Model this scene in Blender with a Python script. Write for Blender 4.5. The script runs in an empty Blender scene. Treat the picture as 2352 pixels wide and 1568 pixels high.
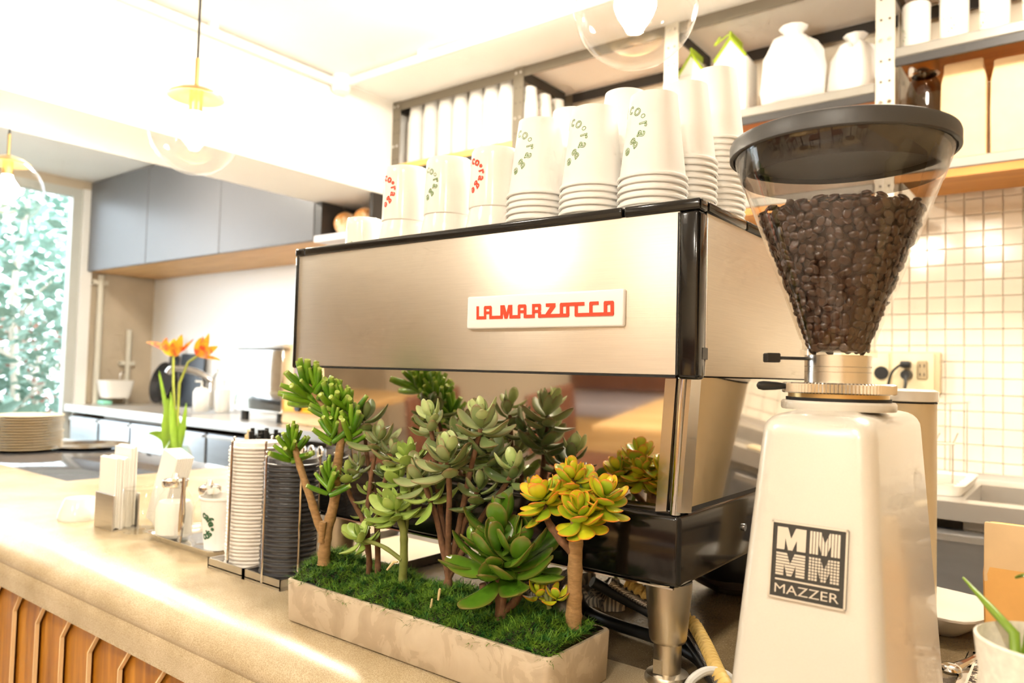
import bpy, bmesh, math, random
from mathutils import Vector, Matrix
random.seed(7)
S = bpy.context.scene
COL = S.collection
pi = math.pi
rad = math.radians

# ---------------------------------------------------------------- camera
# vanishing points of the bar's two horizontal directions, in the 2352x1568 frame
CX, CY = 1176.0, 784.0
VL, VR = (-1050.0, 795.0), (2491.0, 890.0)
FPX = math.sqrt(-((VL[0]-CX)*(VR[0]-CX) + (VL[1]-CY)*(VR[1]-CY)))
def _v(x, y): return Vector((x-CX, y-CY, FPX)).normalized()
AX = -_v(*VL); AY = _v(*VR); AZ = AX.cross(AY).normalized(); AY = AZ.cross(AX)
CAM = Vector((0.33293, -0.76098, 0.34869))
def to_world(v): return Vector((AX.dot(v), AY.dot(v), AZ.dot(v)))
def at(px, py, axis, val):
    """point seen at a pixel that lies on the plane  coordinate[axis] = val"""
    r = to_world(_v(px, py)); t = (val - CAM[axis]) / r[axis]
    return CAM + r*t
cam_d = bpy.data.cameras.new('camera'); cam = bpy.data.objects.new('camera', cam_d); COL.objects.link(cam)
right, up, back = to_world(Vector((1,0,0))), to_world(Vector((0,-1,0))), to_world(Vector((0,0,-1)))
M3 = Matrix((right, up, back)).transposed()
cam.matrix_world = Matrix.Translation(CAM) @ M3.to_4x4()
cam_d.sensor_fit = 'HORIZONTAL'; cam_d.sensor_width = 36.0; cam_d.lens = FPX/2352*36
cam_d.clip_start = 0.02; cam_d.clip_end = 80
cam_d.dof.use_dof = True; cam_d.dof.focus_distance = 0.86; cam_d.dof.aperture_fstop = 5.6
S.camera = cam

# ---------------------------------------------------------------- world, lights, exposure
W = bpy.data.worlds.new('sky'); S.world = W; W.use_nodes = True
bg = W.node_tree.nodes['Background']; bg.inputs[0].default_value = (0.80, 0.90, 1.0, 1); bg.inputs[1].default_value = 2.2
S.view_settings.view_transform = 'Standard'; S.view_settings.look = 'None'
S.view_settings.gamma = 1; S.view_settings.use_curve_mapping = False
S.view_settings.exposure = 2.0
BULB = 105.0          # pendant bulbs, emission strength
DOWN = 50.0          # round ceiling lights, mostly added to brighten the room, emission strength
WARM = (1.0, 0.88, 0.70)
S.cycles.max_bounces = 7; S.cycles.diffuse_bounces = 4; S.cycles.glossy_bounces = 3
S.cycles.transparent_max_bounces = 10; S.cycles.sample_clamp_indirect = 8.0
S.cycles.caustics_reflective = True; S.cycles.blur_glossy = 1.0; S.cycles.use_adaptive_sampling = True; S.cycles.adaptive_threshold = .08; S.cycles.adaptive_min_samples = 12; S.cycles.caustics_refractive = False

# ---------------------------------------------------------------- helpers
def lin(r, g, b):
    f = lambda c: (c/255/12.92 if c/255 <= .04045 else ((c/255+.055)/1.055)**2.4)
    return (f(r), f(g), f(b), 1)

class MB:
    def __init__(s): s.v = []; s.f = []; s.att = None
    def add(s, vs, fs):
        n = len(s.v); s.v += [tuple(v) for v in vs]; s.f += [tuple(i+n for i in f) for f in fs]; return s
    def merge(s, o, m=None):
        return s.add([(m @ Vector(v)) if m else v for v in o.v], o.f)
    def box(s, c, d, m=None):
        x, y, z = d[0]/2, d[1]/2, d[2]/2
        vs = [Vector((a*x, b*y, e*z)) for e in (-1,1) for b in (-1,1) for a in (-1,1)]
        if m: vs = [m @ v for v in vs]
        vs = [v + Vector(c) for v in vs]
        return s.add(vs, [(0,2,3,1),(4,5,7,6),(0,1,5,4),(2,6,7,3),(0,4,6,2),(1,3,7,5)])
    def span(s, x0, x1, y0, y1, z0, z1):
        return s.box(((x0+x1)/2,(y0+y1)/2,(z0+z1)/2), (abs(x1-x0),abs(y1-y0),abs(z1-z0)))
    def rbox(s, c, d, r, seg=2, m=None):
        bm = bmesh.new(); bmesh.ops.create_cube(bm, size=1)
        for v in bm.verts: v.co = Vector((v.co.x*d[0], v.co.y*d[1], v.co.z*d[2]))
        bmesh.ops.bevel(bm, geom=bm.edges[:], offset=r, segments=seg, profile=.5, affect='EDGES')
        bm.verts.index_update()
        vs = [(m @ v.co if m else v.co) + Vector(c) for v in bm.verts]
        s.add(vs, [[v.index for v in f.verts] for f in bm.faces]); bm.free(); return s
    def tube(s, pts, r, n=8, cap=True):
        pts = [Vector(p) for p in pts]; k = len(pts)
        rs = r if isinstance(r, (list, tuple)) else [r]*k
        T = [(pts[min(i+1,k-1)]-pts[max(i-1,0)]).normalized() for i in range(k)]
        ref = Vector((0,0,1)) if abs(T[0].z) < .9 else Vector((1,0,0))
        u = T[0].cross(ref).normalized(); vs = []
        for i in range(k):
            u = (u - T[i]*u.dot(T[i])).normalized(); w = T[i].cross(u)
            vs += [pts[i] + (u*math.cos(2*pi*j/n) + w*math.sin(2*pi*j/n))*rs[i] for j in range(n)]
        fs = [(i*n+j, i*n+(j+1)%n, (i+1)*n+(j+1)%n, (i+1)*n+j) for i in range(k-1) for j in range(n)]
        if cap: fs += [tuple(range(n-1,-1,-1)), tuple((k-1)*n+j for j in range(n))]
        return s.add(vs, fs)
    def cyl(s, p0, p1, r0, r1=None, n=20, cap=True):
        return s.tube([p0, p1], [r0, r0 if r1 is None else r1], n, cap)
    def lathe(s, prof, n=32, c=(0,0,0), m=None):
        vs = []; fs = []; rows = []
        for r, z in prof:
            if r < 1e-6: rows.append([len(vs)]); vs.append(Vector((0,0,z)))
            else:
                rows.append(list(range(len(vs), len(vs)+n)))
                vs += [Vector((r*math.cos(2*pi*j/n), r*math.sin(2*pi*j/n), z)) for j in range(n)]
        for a, b in zip(rows, rows[1:]):
            for j in range(n):
                q = [a[j%len(a)], a[(j+1)%len(a)], b[(j+1)%len(b)], b[j%len(b)]]
                q = list(dict.fromkeys(q))
                if len(q) > 2: fs.append(tuple(q))
        if m: vs = [m @ v for v in vs]
        return s.add([v + Vector(c) for v in vs], fs)
    def prism(s, poly, d0, d1, fn):
        """2D polygon extruded between depths d0 and d1; fn(u,v,d) -> point"""
        n = len(poly)
        vs = [fn(u, v, d0) for u, v in poly] + [fn(u, v, d1) for u, v in poly]
        fs = [tuple(range(n-1,-1,-1)), tuple(range(n,2*n))] + [(i,(i+1)%n,n+(i+1)%n,n+i) for i in range(n)]
        return s.add(vs, fs)
    def sphere(s, c, r, n=16, m=8, sc=(1,1,1)):
        prof = [(r*math.sin(pi*i/m), -r*math.cos(pi*i/m)) for i in range(m+1)]
        prof[0] = (0,-r); prof[-1] = (0,r)
        return s.lathe(prof, n, c, Matrix.Diagonal((*sc,)))
    def mesh(s, name, smooth=35, off=(0,0,0)):
        me = bpy.data.meshes.new(name)
        o = Vector(off)
        me.from_pydata([tuple(Vector(v)-o) for v in s.v], [], s.f)
        bm = bmesh.new(); bm.from_mesh(me); bmesh.ops.recalc_face_normals(bm, faces=bm.faces); bm.to_mesh(me); bm.free()
        if s.att:
            a = me.attributes.new('edge', 'FLOAT', 'POINT'); a.data.foreach_set('value', s.att)
        if smooth:
            me.shade_smooth(); me.set_sharp_from_angle(angle=rad(smooth))
        return me

def tag(o, label=None, cat=None, group=None, kind=None):
    if label: o['label'] = label
    if cat: o['category'] = cat
    if group: o['group'] = group
    if kind: o['kind'] = kind
    return o
LOCAL = set()
def thing(name, label, cat, loc=(0,0,0), rotz=0, group=None, local=False):
    o = bpy.data.objects.new(name, None); COL.objects.link(o); o.empty_display_size = .02
    o.location = loc; o.rotation_euler = (0,0,rotz)
    if local: LOCAL.add(o)
    return tag(o, label, cat, group)
def root(o):
    while o.parent: o = o.parent
    return o
def link(name, me, m, parent=None):
    o = bpy.data.objects.new(name, me); COL.objects.link(o)
    if m is not None and not me.materials: me.materials.append(m)
    if parent is not None: o.parent = parent
    return o
def build(name, mb, m, parent=None, smooth=35, label=None, kind=None):
    off = (0,0,0)
    if parent is not None:
        r = root(parent)
        if r not in LOCAL: off = r.location
    o = link(name, mb.mesh(name, smooth, off), m, parent)
    return tag(o, label, None, None, kind)
def solid(name, mb, m, label, cat, loc=(0,0,0), group=None, smooth=35, local=False, rotz=0, kind=None):
    """a thing that is one mesh; vertices in world coordinates unless local"""
    o = link(name, mb.mesh(name, smooth, (0,0,0) if local else loc), m)
    o.location = loc; o.rotation_euler = (0,0,rotz)
    return tag(o, label, cat, group, kind)
def struct(name, mb, m, label=None, parent=None, smooth=None):
    o = link(name, mb.mesh(name, smooth), m, parent)
    o['kind'] = 'structure'
    if label and parent is None: o['label'] = label
    return o
def copy_tree(o, loc=None, rotz=None, label=None, group=None, parent=None):
    c = o.copy(); COL.objects.link(c); c.parent = parent
    if loc is not None: c.location = loc
    if rotz is not None: c.rotation_euler = (0,0,rotz)
    if label: c['label'] = label
    if group: c['group'] = group
    for ch in o.children: copy_tree(ch, parent=c)
    return c
GLYPH = {}
def text_mb(body, size, offset=0.0, outline=0.0):
    key = (body,size,offset,outline)
    if key in GLYPH: return MB().merge(GLYPH[key])
    cu = bpy.data.curves.new('t', 'FONT'); cu.body = body; cu.size = size; cu.offset = offset
    cu.align_x = 'CENTER'; cu.align_y = 'CENTER'; cu.resolution_u = 3
    if outline: cu.fill_mode = 'NONE'; cu.bevel_depth = outline; cu.bevel_resolution = 0
    o = bpy.data.objects.new('t', cu); COL.objects.link(o)
    dg = bpy.context.evaluated_depsgraph_get(); dg.update()
    me = bpy.data.meshes.new_from_object(o.evaluated_get(dg))
    mb = MB().add([v.co.copy() for v in me.vertices], [tuple(p.vertices) for p in me.polygons])
    bpy.data.objects.remove(o); bpy.data.meshes.remove(me); bpy.data.curves.remove(cu)
    GLYPH[key] = mb
    return MB().merge(mb)

# ---------------------------------------------------------------- materials
def newmat(name):
    m = bpy.data.materials.new(name); m.use_nodes = True
    return m, m.node_tree.nodes, m.node_tree.links, m.node_tree.nodes['Principled BSDF']
def pm(name, col, rough=.5, metal=0., var=0., scale=20., stretch=(1,1,1), bump=0., bscale=None, spec=.5, coat=0., emit=None, es=0., sss=0., col2=None, contrast=None):
    m, N, L, b = newmat(name)
    b.inputs['Base Color'].default_value = col; b.inputs['Roughness'].default_value = rough
    b.inputs['Metallic'].default_value = metal; b.inputs['Specular IOR Level'].default_value = spec
    b.inputs['Coat Weight'].default_value = coat; b.inputs['Coat Roughness'].default_value = .04
    if sss:
        b.inputs['Subsurface Weight'].default_value = sss; b.inputs['Subsurface Radius'].default_value = (.01,.008,.005)
        b.inputs['Subsurface Scale'].default_value = .3
    if emit: b.inputs['Emission Color'].default_value = (*emit[:3],1); b.inputs['Emission Strength'].default_value = es
    if var or bump or col2:
        tc = N.new('ShaderNodeTexCoord'); mp = N.new('ShaderNodeMapping'); mp.inputs['Scale'].default_value = stretch
        L.new(tc.outputs['Object'], mp.inputs['Vector'])
        nz = N.new('ShaderNodeTexNoise'); nz.inputs['Scale'].default_value = scale; nz.inputs['Detail'].default_value = 4
        L.new(mp.outputs[0], nz.inputs['Vector'])
        if var or col2:
            mx = N.new('ShaderNodeMix'); mx.data_type = 'RGBA'
            c2 = col2 or tuple(min(1, c*(1+var)) for c in col[:3]) + (1,)
            c1 = col if col2 else tuple(c*(1-var) for c in col[:3]) + (1,)
            mx.inputs[6].default_value = c1; mx.inputs[7].default_value = c2
            mr = N.new('ShaderNodeMapRange'); lo, hi = contrast or (.3,.7)
            mr.inputs[1].default_value = lo; mr.inputs[2].default_value = hi
            L.new(nz.outputs[0], mr.inputs[0]); L.new(mr.outputs[0], mx.inputs[0]); L.new(mx.outputs[2], b.inputs['Base Color'])
        if bump:
            bp = N.new('ShaderNodeBump'); bp.inputs['Strength'].default_value = bump; bp.inputs['Distance'].default_value = .002
            if bscale:
                n2 = N.new('ShaderNodeTexNoise'); n2.inputs['Scale'].default_value = bscale; n2.inputs['Detail'].default_value = 5
                L.new(mp.outputs[0], n2.inputs['Vector']); L.new(n2.outputs[0], bp.inputs['Height'])
            else: L.new(nz.outputs[0], bp.inputs['Height'])
            L.new(bp.outputs[0], b.inputs['Normal'])
    return m
def thin_glass(name, tint=(1,1,1), gloss=1.0, rough=.0, ior=1.45, gain=.9):
    m, N, L, b = newmat(name); N.remove(b); out = N['Material Output']
    t = N.new('ShaderNodeBsdfTransparent'); t.inputs[0].default_value = (*tint,1)
    g = N.new('ShaderNodeBsdfGlossy'); g.inputs['Roughness'].default_value = rough
    g.inputs[0].default_value = (gloss,gloss,gloss,1)
    lw = N.new('ShaderNodeLayerWeight'); lw.inputs[0].default_value = .5
    pw = N.new('ShaderNodeMath'); pw.operation = 'POWER'; pw.inputs[1].default_value = 4.0; L.new(lw.outputs['Facing'], pw.inputs[0])
    f0 = ((ior-1)/(ior+1))**2*gain
    fr = N.new('ShaderNodeMath'); fr.operation = 'MULTIPLY_ADD'; fr.inputs[1].default_value = .75; fr.inputs[2].default_value = f0; L.new(pw.outputs[0], fr.inputs[0])
    mx = N.new('ShaderNodeMixShader'); L.new(fr.outputs[0], mx.inputs[0]); L.new(t.outputs[0], mx.inputs[1]); L.new(g.outputs[0], mx.inputs[2])
    L.new(mx.outputs[0], out.inputs[0]); return m
def emitter(name, col, s):
    m, N, L, b = newmat(name); N.remove(b); e = N.new('ShaderNodeEmission')
    e.inputs[0].default_value = (*col[:3],1); e.inputs[1].default_value = s
    L.new(e.outputs[0], N['Material Output'].inputs[0]); return m
def stone_mat(name='polished_concrete', c1=lin(180,162,128), c2=lin(212,196,166)):
    m, N, L, b = newmat(name)
    tc = N.new('ShaderNodeTexCoord')
    n1 = N.new('ShaderNodeTexNoise'); n1.inputs['Scale'].default_value = 9; n1.inputs['Detail'].default_value = 6
    n2 = N.new('ShaderNodeTexNoise'); n2.inputs['Scale'].default_value = 700; n2.inputs['Detail'].default_value = 3
    vo = N.new('ShaderNodeTexVoronoi'); vo.inputs['Scale'].default_value = 260
    for n in (n1, n2, vo): L.new(tc.outputs['Object'], n.inputs['Vector'])
    r1 = N.new('ShaderNodeValToRGB'); e = r1.color_ramp.elements
    e[0].position = .3; e[0].color = c1; e[1].position = .75; e[1].color = c2
    L.new(n1.outputs[0], r1.inputs[0])
    r2 = N.new('ShaderNodeValToRGB'); e = r2.color_ramp.elements
    e[0].position = .40; e[0].color = (.55,.48,.38,1); e[1].position = .58; e[1].color = (1,1,1,1)
    L.new(n2.outputs[0], r2.inputs[0])
    mx = N.new('ShaderNodeMix'); mx.data_type = 'RGBA'; mx.blend_type = 'MULTIPLY'; mx.inputs[0].default_value = .6
    L.new(r1.outputs[0], mx.inputs[6]); L.new(r2.outputs[0], mx.inputs[7])
    r3 = N.new('ShaderNodeValToRGB'); e = r3.color_ramp.elements
    e[0].position = .05; e[0].color = (1,1,1,1); e[1].position = .10; e[1].color = (0,0,0,1)
    L.new(vo.outputs['Distance'], r3.inputs[0])
    m2 = N.new('ShaderNodeMix'); m2.data_type = 'RGBA'; m2.inputs[7].default_value = lin(232,216,186)
    L.new(r3.outputs[0], m2.inputs[0]); L.new(mx.outputs[2], m2.inputs[6]); L.new(m2.outputs[2], b.inputs['Base Color'])
    b.inputs['Roughness'].default_value = .26; b.inputs['Specular IOR Level'].default_value = .5
    bp = N.new('ShaderNodeBump'); bp.inputs['Strength'].default_value = .12; bp.inputs['Distance'].default_value = .001
    L.new(n2.outputs[0], bp.inputs['Height']); L.new(bp.outputs[0], b.inputs['Normal'])
    return m
def wood_mat(name, c1, c2, scale=6., stretch=(14,14,1), rough=.4, seedrot=0):
    m, N, L, b = newmat(name)
    tc = N.new('ShaderNodeTexCoord'); oi = N.new('ShaderNodeObjectInfo'); mp = N.new('ShaderNodeMapping'); mp.inputs['Scale'].default_value = stretch
    ad = N.new('ShaderNodeVectorMath'); ad.operation = 'ADD'
    mu = N.new('ShaderNodeMath'); mu.operation = 'MULTIPLY'; mu.inputs[1].default_value = 37
    L.new(oi.outputs['Random'], mu.inputs[0]); L.new(tc.outputs['Object'], ad.inputs[0]); L.new(mu.outputs[0], ad.inputs[1])
    L.new(ad.outputs[0], mp.inputs['Vector'])
    n = N.new('ShaderNodeTexNoise'); n.inputs['Scale'].default_value = scale; n.inputs['Detail'].default_value = 6; n.inputs['Distortion'].default_value = .6
    L.new(mp.outputs[0], n.inputs['Vector'])
    r = N.new('ShaderNodeValToRGB'); e = r.color_ramp.elements
    e[0].position = .3; e[0].color = c1; e[1].position = .72; e[1].color = c2
    L.new(n.outputs[0], r.inputs[0]); L.new(r.outputs[0], b.inputs['Base Color'])
    b.inputs['Roughness'].default_value = rough
    return m
def leaf_mat(name, c1, c2, edge, rough=.28, trans=.0):
    m, N, L, b = newmat(name)
    oi = N.new('ShaderNodeObjectInfo'); at_ = N.new('ShaderNodeAttribute'); at_.attribute_name = 'edge'
    tc = N.new('ShaderNodeTexCoord'); nz = N.new('ShaderNodeTexNoise'); nz.inputs['Scale'].default_value = 60; nz.inputs['Detail'].default_value = 3
    L.new(tc.outputs['Object'], nz.inputs['Vector'])
    a = N.new('ShaderNodeMath'); a.operation = 'ADD'; L.new(oi.outputs['Random'], a.inputs[0]); L.new(nz.outputs[0], a.inputs[1])
    mr = N.new('ShaderNodeMapRange'); mr.inputs[1].default_value = .35; mr.inputs[2].default_value = 1.25; L.new(a.outputs[0], mr.inputs[0])
    mx = N.new('ShaderNodeMix'); mx.data_type = 'RGBA'; mx.inputs[6].default_value = c1; mx.inputs[7].default_value = c2
    L.new(mr.outputs[0], mx.inputs[0])
    m2 = N.new('ShaderNodeMix'); m2.data_type = 'RGBA'; m2.inputs[7].default_value = edge
    L.new(at_.outputs['Fac'], m2.inputs[0]); L.new(mx.outputs[2], m2.inputs[6]); L.new(m2.outputs[2], b.inputs['Base Color'])
    b.inputs['Roughness'].default_value = rough
    return m

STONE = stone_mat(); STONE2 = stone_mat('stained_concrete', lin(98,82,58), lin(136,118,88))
WALL = pm('white_plaster', (.88,.87,.84,1), .8, var=.02, scale=3, bump=.05)
BEIGEWALL = pm('beige_plaster', lin(238,222,196), .8, var=.05, scale=2, bump=.05)
CONCR = pm('tan_concrete', lin(188,174,152), .7, var=.1, scale=5, bump=.1)
FLOORM = pm('grey_floor', lin(186,176,166), .45, var=.08, scale=3)
STEEL = pm('brushed_steel', (.74,.68,.59,1), .40, 1., var=.05, scale=30, stretch=(.6,.6,60), bump=.05, bscale=18)
_b = STEEL.node_tree.nodes['Principled BSDF']; _t = STEEL.node_tree.nodes.new('ShaderNodeTangent'); _t.direction_type = 'RADIAL'; _t.axis = 'Z'
STEEL.node_tree.links.new(_t.outputs[0], _b.inputs['Tangent']); _b.inputs['Anisotropic'].default_value = .75; _b.inputs['Anisotropic Rotation'].default_value = .25
STEEL2 = pm('satin_steel', (.66,.65,.64,1), .3, 1., var=.05, scale=14, stretch=(1,1,30), bump=.05)
MIRROR = pm('polished_steel', (.74,.70,.64,1), .045, 1., var=.03, scale=4, bump=.015, bscale=9)
CHROME = pm('chrome', (.78,.77,.75,1), .08, 1.)
LEGM = pm('bead_blasted_steel', (.52,.46,.36,1), .33, 1., bump=.06, bscale=300, var=.05)
BLACK = pm('black_enamel', (.006,.0055,.005,1), .12, coat=.15)
BLACKP = pm('black_plastic', (.012,.012,.012,1), .35)
SEAM = pm('dark_gasket', (.004,.004,.004,1), .6)
WHITEC = pm('white_ceramic', (.83,.81,.76,1), .12, coat=.3)
PAPERM = pm('white_paper', (.83,.82,.79,1), .62, bump=.03, bscale=120)
LIDW = pm('white_lid_plastic', (.84,.80,.74,1), .35)
LIDB = pm('black_lid_plastic', (.065,.065,.070,1), .33)
KRAFT = pm('kraft_paper', lin(222,170,96), .75, var=.08, scale=25, bump=.25, bscale=40)
KRAFTL = pm('pale_kraft_paper', lin(218,188,144), .75, var=.06, scale=25, bump=.2, bscale=40)
REDINK = pm('red_ink', lin(214,66,30), .5)
GREENINK = pm('green_ink', lin(92,140,62), .5)
DGREENINK = pm('dark_green_ink', lin(50,96,66), .5)
BADGEW = pm('white_badge', (.86,.85,.83,1), .22, coat=.4)
BADGER = pm('badge_red', lin(250,72,46), .35)
BRASS = pm('brass', (.66,.46,.20,1), .30, 1.)
GLASS = thin_glass('clear_glass', (.97,.97,.96), ior=1.4)
ACRYL = thin_glass('hopper_acrylic', (.96,.95,.93), ior=1.5, gain=1.6)
# ================================================================ the room
FZ, CZ = -0.92, 1.59              # floor and ceiling, bar top is z = 0
XL, XR, YB, YF = -5.15, 2.6, 2.0, -4.2
struct('floor', MB().span(XL-.1, XR+.1, YF-.1, YB+.1, FZ-.1, FZ), FLOORM, 'grey cafe floor')
struct('ceiling', MB().span(XL-.1, XR+.1, YF-.1, YB+.1, CZ, CZ+.1), WALL, 'white ceiling over the bar')
struct('trim_1', MB().span(-2.64, -2.22, YF, YB, 1.15, CZ), WALL, 'deep white ceiling beam crossing above the bar')
struct('wall_right', MB().span(XR, XR+.1, YF, YB, FZ, CZ), pm('tan_plaster', lin(206,178,136), .8, var=.05, scale=2), 'tan wall at the end of the cafe')
struct('wall_front', MB().span(XL, XR, YF-.1, YF, FZ, CZ), BEIGEWALL, 'beige wall behind the customer tables')
# back wall with tiles over the sink, plain white panel behind the cabinets
wb = struct('wall_back', MB().span(XL, XR, YB, YB+.1, FZ, CZ), pm('tile_grout', lin(242,232,212), .8), 'back wall with small cream tiles')
TILE = pm('cream_tile', lin(240,231,214), .12, var=.05, scale=3, coat=.3)
tile_me = MB().rbox((0,0,0), (.0502,.012,.0502), .0018, 1).mesh('tile')
tile_me.materials.append(TILE)
P_ = .052
cols = [-.36 + P_*i for i in range(15)]; rows = [.082 + P_*k for k in range(18)]
for x in cols:
    for z in rows:
        o = link('tile', tile_me, None, wb); o.location = (x + random.uniform(-.0004,.0004), YB-.003 - random.random()*.0015, z)
        o.rotation_euler = (random.uniform(-.012,.012), 0, random.uniform(-.012,.012))
mb = MB()
for i in range(-42, 60):
    x = -.36 + P_*i
    if 0 <= i < 15 or x > XR-.1 or x < -2.15: continue
    for z in rows: mb.box((x, YB-.003, z), (.0495,.012,.0495))
build('tile_field', mb, TILE, wb, None, kind='stuff')
struct('trim_2', MB().span(-5.15, -2.25, YB-.012, YB, .06, 1.0), pm('white_backsplash', (.82,.82,.82,1), .3), 'white backsplash panel behind the sink')
# left wall: concrete pier beside a tall window
struct('wall_left', MB().span(XL-.1, XL, 1.46, YB, FZ, CZ).span(XL-.1, XL, YF, 1.46, 1.53, CZ).span(XL-.1, XL, YF, -.5, FZ, 1.53), CONCR, 'tan concrete pier beside the window')
FRAME = pm('grey_window_frame', lin(190,192,186), .4)
win = struct('window_1', MB().span(XL-.06, XL, 1.40, 1.46, FZ, 1.53).span(XL-.06, XL, -.5, 1.40, 1.47, 1.53).span(XL-.06, XL, -.5, 1.40, FZ, FZ+.06), FRAME, 'tall window onto the garden')
for i, y in enumerate((.35,)): build('mullion', MB().span(XL-.05, XL-.01, y-.025, y+.025, FZ+.06, 1.47), FRAME, win, None)
ys = [-.5, .35, 1.40]
for a, b in zip(ys, ys[1:]): build('pane', MB().span(XL-.033, XL-.027, a+.02, b-.02, FZ+.06, 1.47), GLASS, win, None)
struct('trim_3', MB().span(XL, XL+.03, 1.46, 1.53, FZ, 1.53), pm('white_paint', (.82,.81,.78,1), .5), 'white jamb board beside the window')

# slim pipe run under the ceiling
for nm, pts, lab in (('ceiling_pipe', [(-2.19,-3.5,1.562),(-2.19,1.24,1.562)], 'white pipe running along the ceiling beam'),
                     ('ceiling_pipe', [(-2.16,1.27,1.562),(2.4,1.27,1.562)], 'white pipe crossing the ceiling in front of the shelves')):
    t = thing(nm, lab, 'pipe', pts[0])
    build('tube', MB().cyl(pts[0], pts[1], .016, n=12), WALL, t)
    d = Vector(pts[1]) - Vector(pts[0])
    for k in range(4):
        p = Vector(pts[0]) + d*(.1+.26*k); build('clip', MB().box(p+Vector((0,0,.012)), (.03,.03,.034)), WALL, t, None)
t = thing('pipe_elbow', 'white round junction box where the ceiling pipes meet', 'pipe fitting', (-2.18,1.26,1.562))
build('box', MB().cyl((-2.18,1.26,1.53), (-2.18,1.26,1.59), .04, n=20), WALL, t); build('cover', MB().cyl((-2.18,1.26,1.524), (-2.18,1.26,1.531), .036, n=20), WALL, t)

# ================================================================ bar
prof = [(.69,0),(-.095,0),(-.13,-.001),(-.155,-.004),(-.175,-.010),(-.19,-.019),(-.199,-.030),(-.2015,-.040),(-.197,-.047),(-.1945,-.050),
        (-.196,-.054),(-.1985,-.060),(-.199,-.068),(-.198,-.092),(-.15,-.092),(-.15,-.06),(.69,-.06)]
top = MB().prism(prof, -2.0, -.78, lambda u,v,d: (d,u,v)); top1 = MB().prism([(.055,0)]+prof[1:-1]+[(.055,-.06)], -.78, 1.6, lambda u,v,d: (d,u,v))
prof2 = [(.18,0)] + prof[1:-1] + [(.18,-.06)]
top2 = MB().prism(prof2, -5.0, -2.0, lambda u,v,d: (d,u,v))
ct = thing('stone_countertop', 'long beige polished stone bar top with a double rounded edge', 'countertop', (-1.7,.2,-.06))
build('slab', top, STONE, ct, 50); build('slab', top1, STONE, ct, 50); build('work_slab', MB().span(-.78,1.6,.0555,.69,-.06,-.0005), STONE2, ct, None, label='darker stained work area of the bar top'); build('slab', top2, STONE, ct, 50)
DARKTOP = pm('dark_glass', (.10,.11,.13,1), .06, coat=.5)
solid('dark_worktop', MB().rbox((-3.5,.435,-.012), (2.99,.509,.022), .003), DARKTOP, 'dark glossy worktop inset behind the bar edge, under the plates', 'worktop', (-3.5,.435,-.02))
bf = thing('bar_cladding', 'orange wood cladding with pale slanted board edges below the stone bar top', 'cladding', (-1.7,-.15,FZ))
BWOOD = wood_mat('orange_wood', lin(146,88,12), lin(202,138,40), 5, (10,10,1.2), .38)
EDGEW = pm('pale_end_wood', lin(250,224,176), .5)
build('backing', MB().span(-5, 1.6, -.15, -.13, FZ, -.062), BWOOD, bf, None)
def board_mesh():
    # outline in (x, z), right edge stands proud, top right corner reaches over the neighbour
    poly = [(-.125,FZ+.002),(0,FZ+.002),(0,-.148),(.056,-.0925),(-.125,-.0925)]
    mbb = MB(); n = len(poly)
    def q(u, v, d): return (u, -.1515 - (.005 if u < -.1 else .018 + (.006 if u > .01 else 0)) + d, v)
    mbb.prism(poly, 0, .006, q)
    return mbb
bm_ = board_mesh().mesh('board', None); bm_.materials.append(BWOOD)
eb = MB().prism([(0,FZ+.002),(.0022,FZ+.002),(.0022,-.149),(.058,-.0945),(.056,-.0925),(0,-.148)], 0, .007, lambda u,v,d: (u, -.1700-(.006 if u>.01 else 0)+d, v))
em_ = eb.mesh('board_edge', None); em_.materials.append(EDGEW)
for i in range(56):
    x = -1.349 - .1102*30 + .1102*i
    if x < -4.9 or x > 1.5: continue
    o = link('board', bm_, None, bf); o.location = (x+1.7, .15, -FZ)
    e = link('board_edge', em_, None, o)
# body of the bar behind the boards (staff side)
solid('bar_cabinet', MB().span(-4.95, 1.55, .12, .66, FZ, -.061), pm('bar_body', (.36,.34,.31,1), .4), 'grey cabinet body under the stone bar top', 'cabinet', (-1.7,.4,FZ))

# ================================================================ espresso machine
mc = thing('espresso_machine', 'boxy stainless espresso machine with black trim and a white badge with red letters', 'espresso machine', (-.355,.29,0))
D_ = .56
build('back_panel', MB().rbox((-.366,.006,.4415), (.688,.012,.183), .0015), STEEL, mc, label='brushed steel panel')
build('side_panel', MB().rbox((-.006,.29,.4415), (.012,.53,.183), .0015), STEEL, mc)
build('side_panel', MB().rbox((-.704,.29,.4415), (.012,.53,.183), .0015), STEEL, mc)
build('inner_body', MB().span(-.655,-.03,.04,.53,.12,.36).span(-.69,-.03,.04,.53,.36,.53), SEAM, mc, None)
build('corner_trim', MB().rbox((-.011,.011,.4395), (.024,.024,.187), .005, 3), BLACK, mc)
build('corner_trim', MB().rbox((-.7085,.011,.4395), (.010,.024,.187), .003, 2), BLACK, mc)
build('seam', MB().span(-.0245,-.0225,-.0005,.01,.35,.531), SEAM, mc, None)
build('lower_edge', MB().span(-.70,-.024,-.001,.012,.3475,.350), SEAM, mc, None)
for x0, x1, y0, y1 in ((-.714,-.690,-.003,.020),(-.690,-.094,-.003,.020),(-.0925,.003,-.003,.020),(-.020,.003,.020,.140),(-.020,.003,.1415,.55),(-.714,-.692,.020,.55),(-.69,-.02,.528,.55)):
    build('top_rail', MB().rbox(((x0+x1)/2,(y0+y1)/2,.5385), (x1-x0-.0008,y1-y0-.0008,.013), .003, 3), BLACK, mc)
build('cup_tray', MB().span(-.70,-.015,.015,.54,.530,.536), STEEL2, mc, None)
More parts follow.
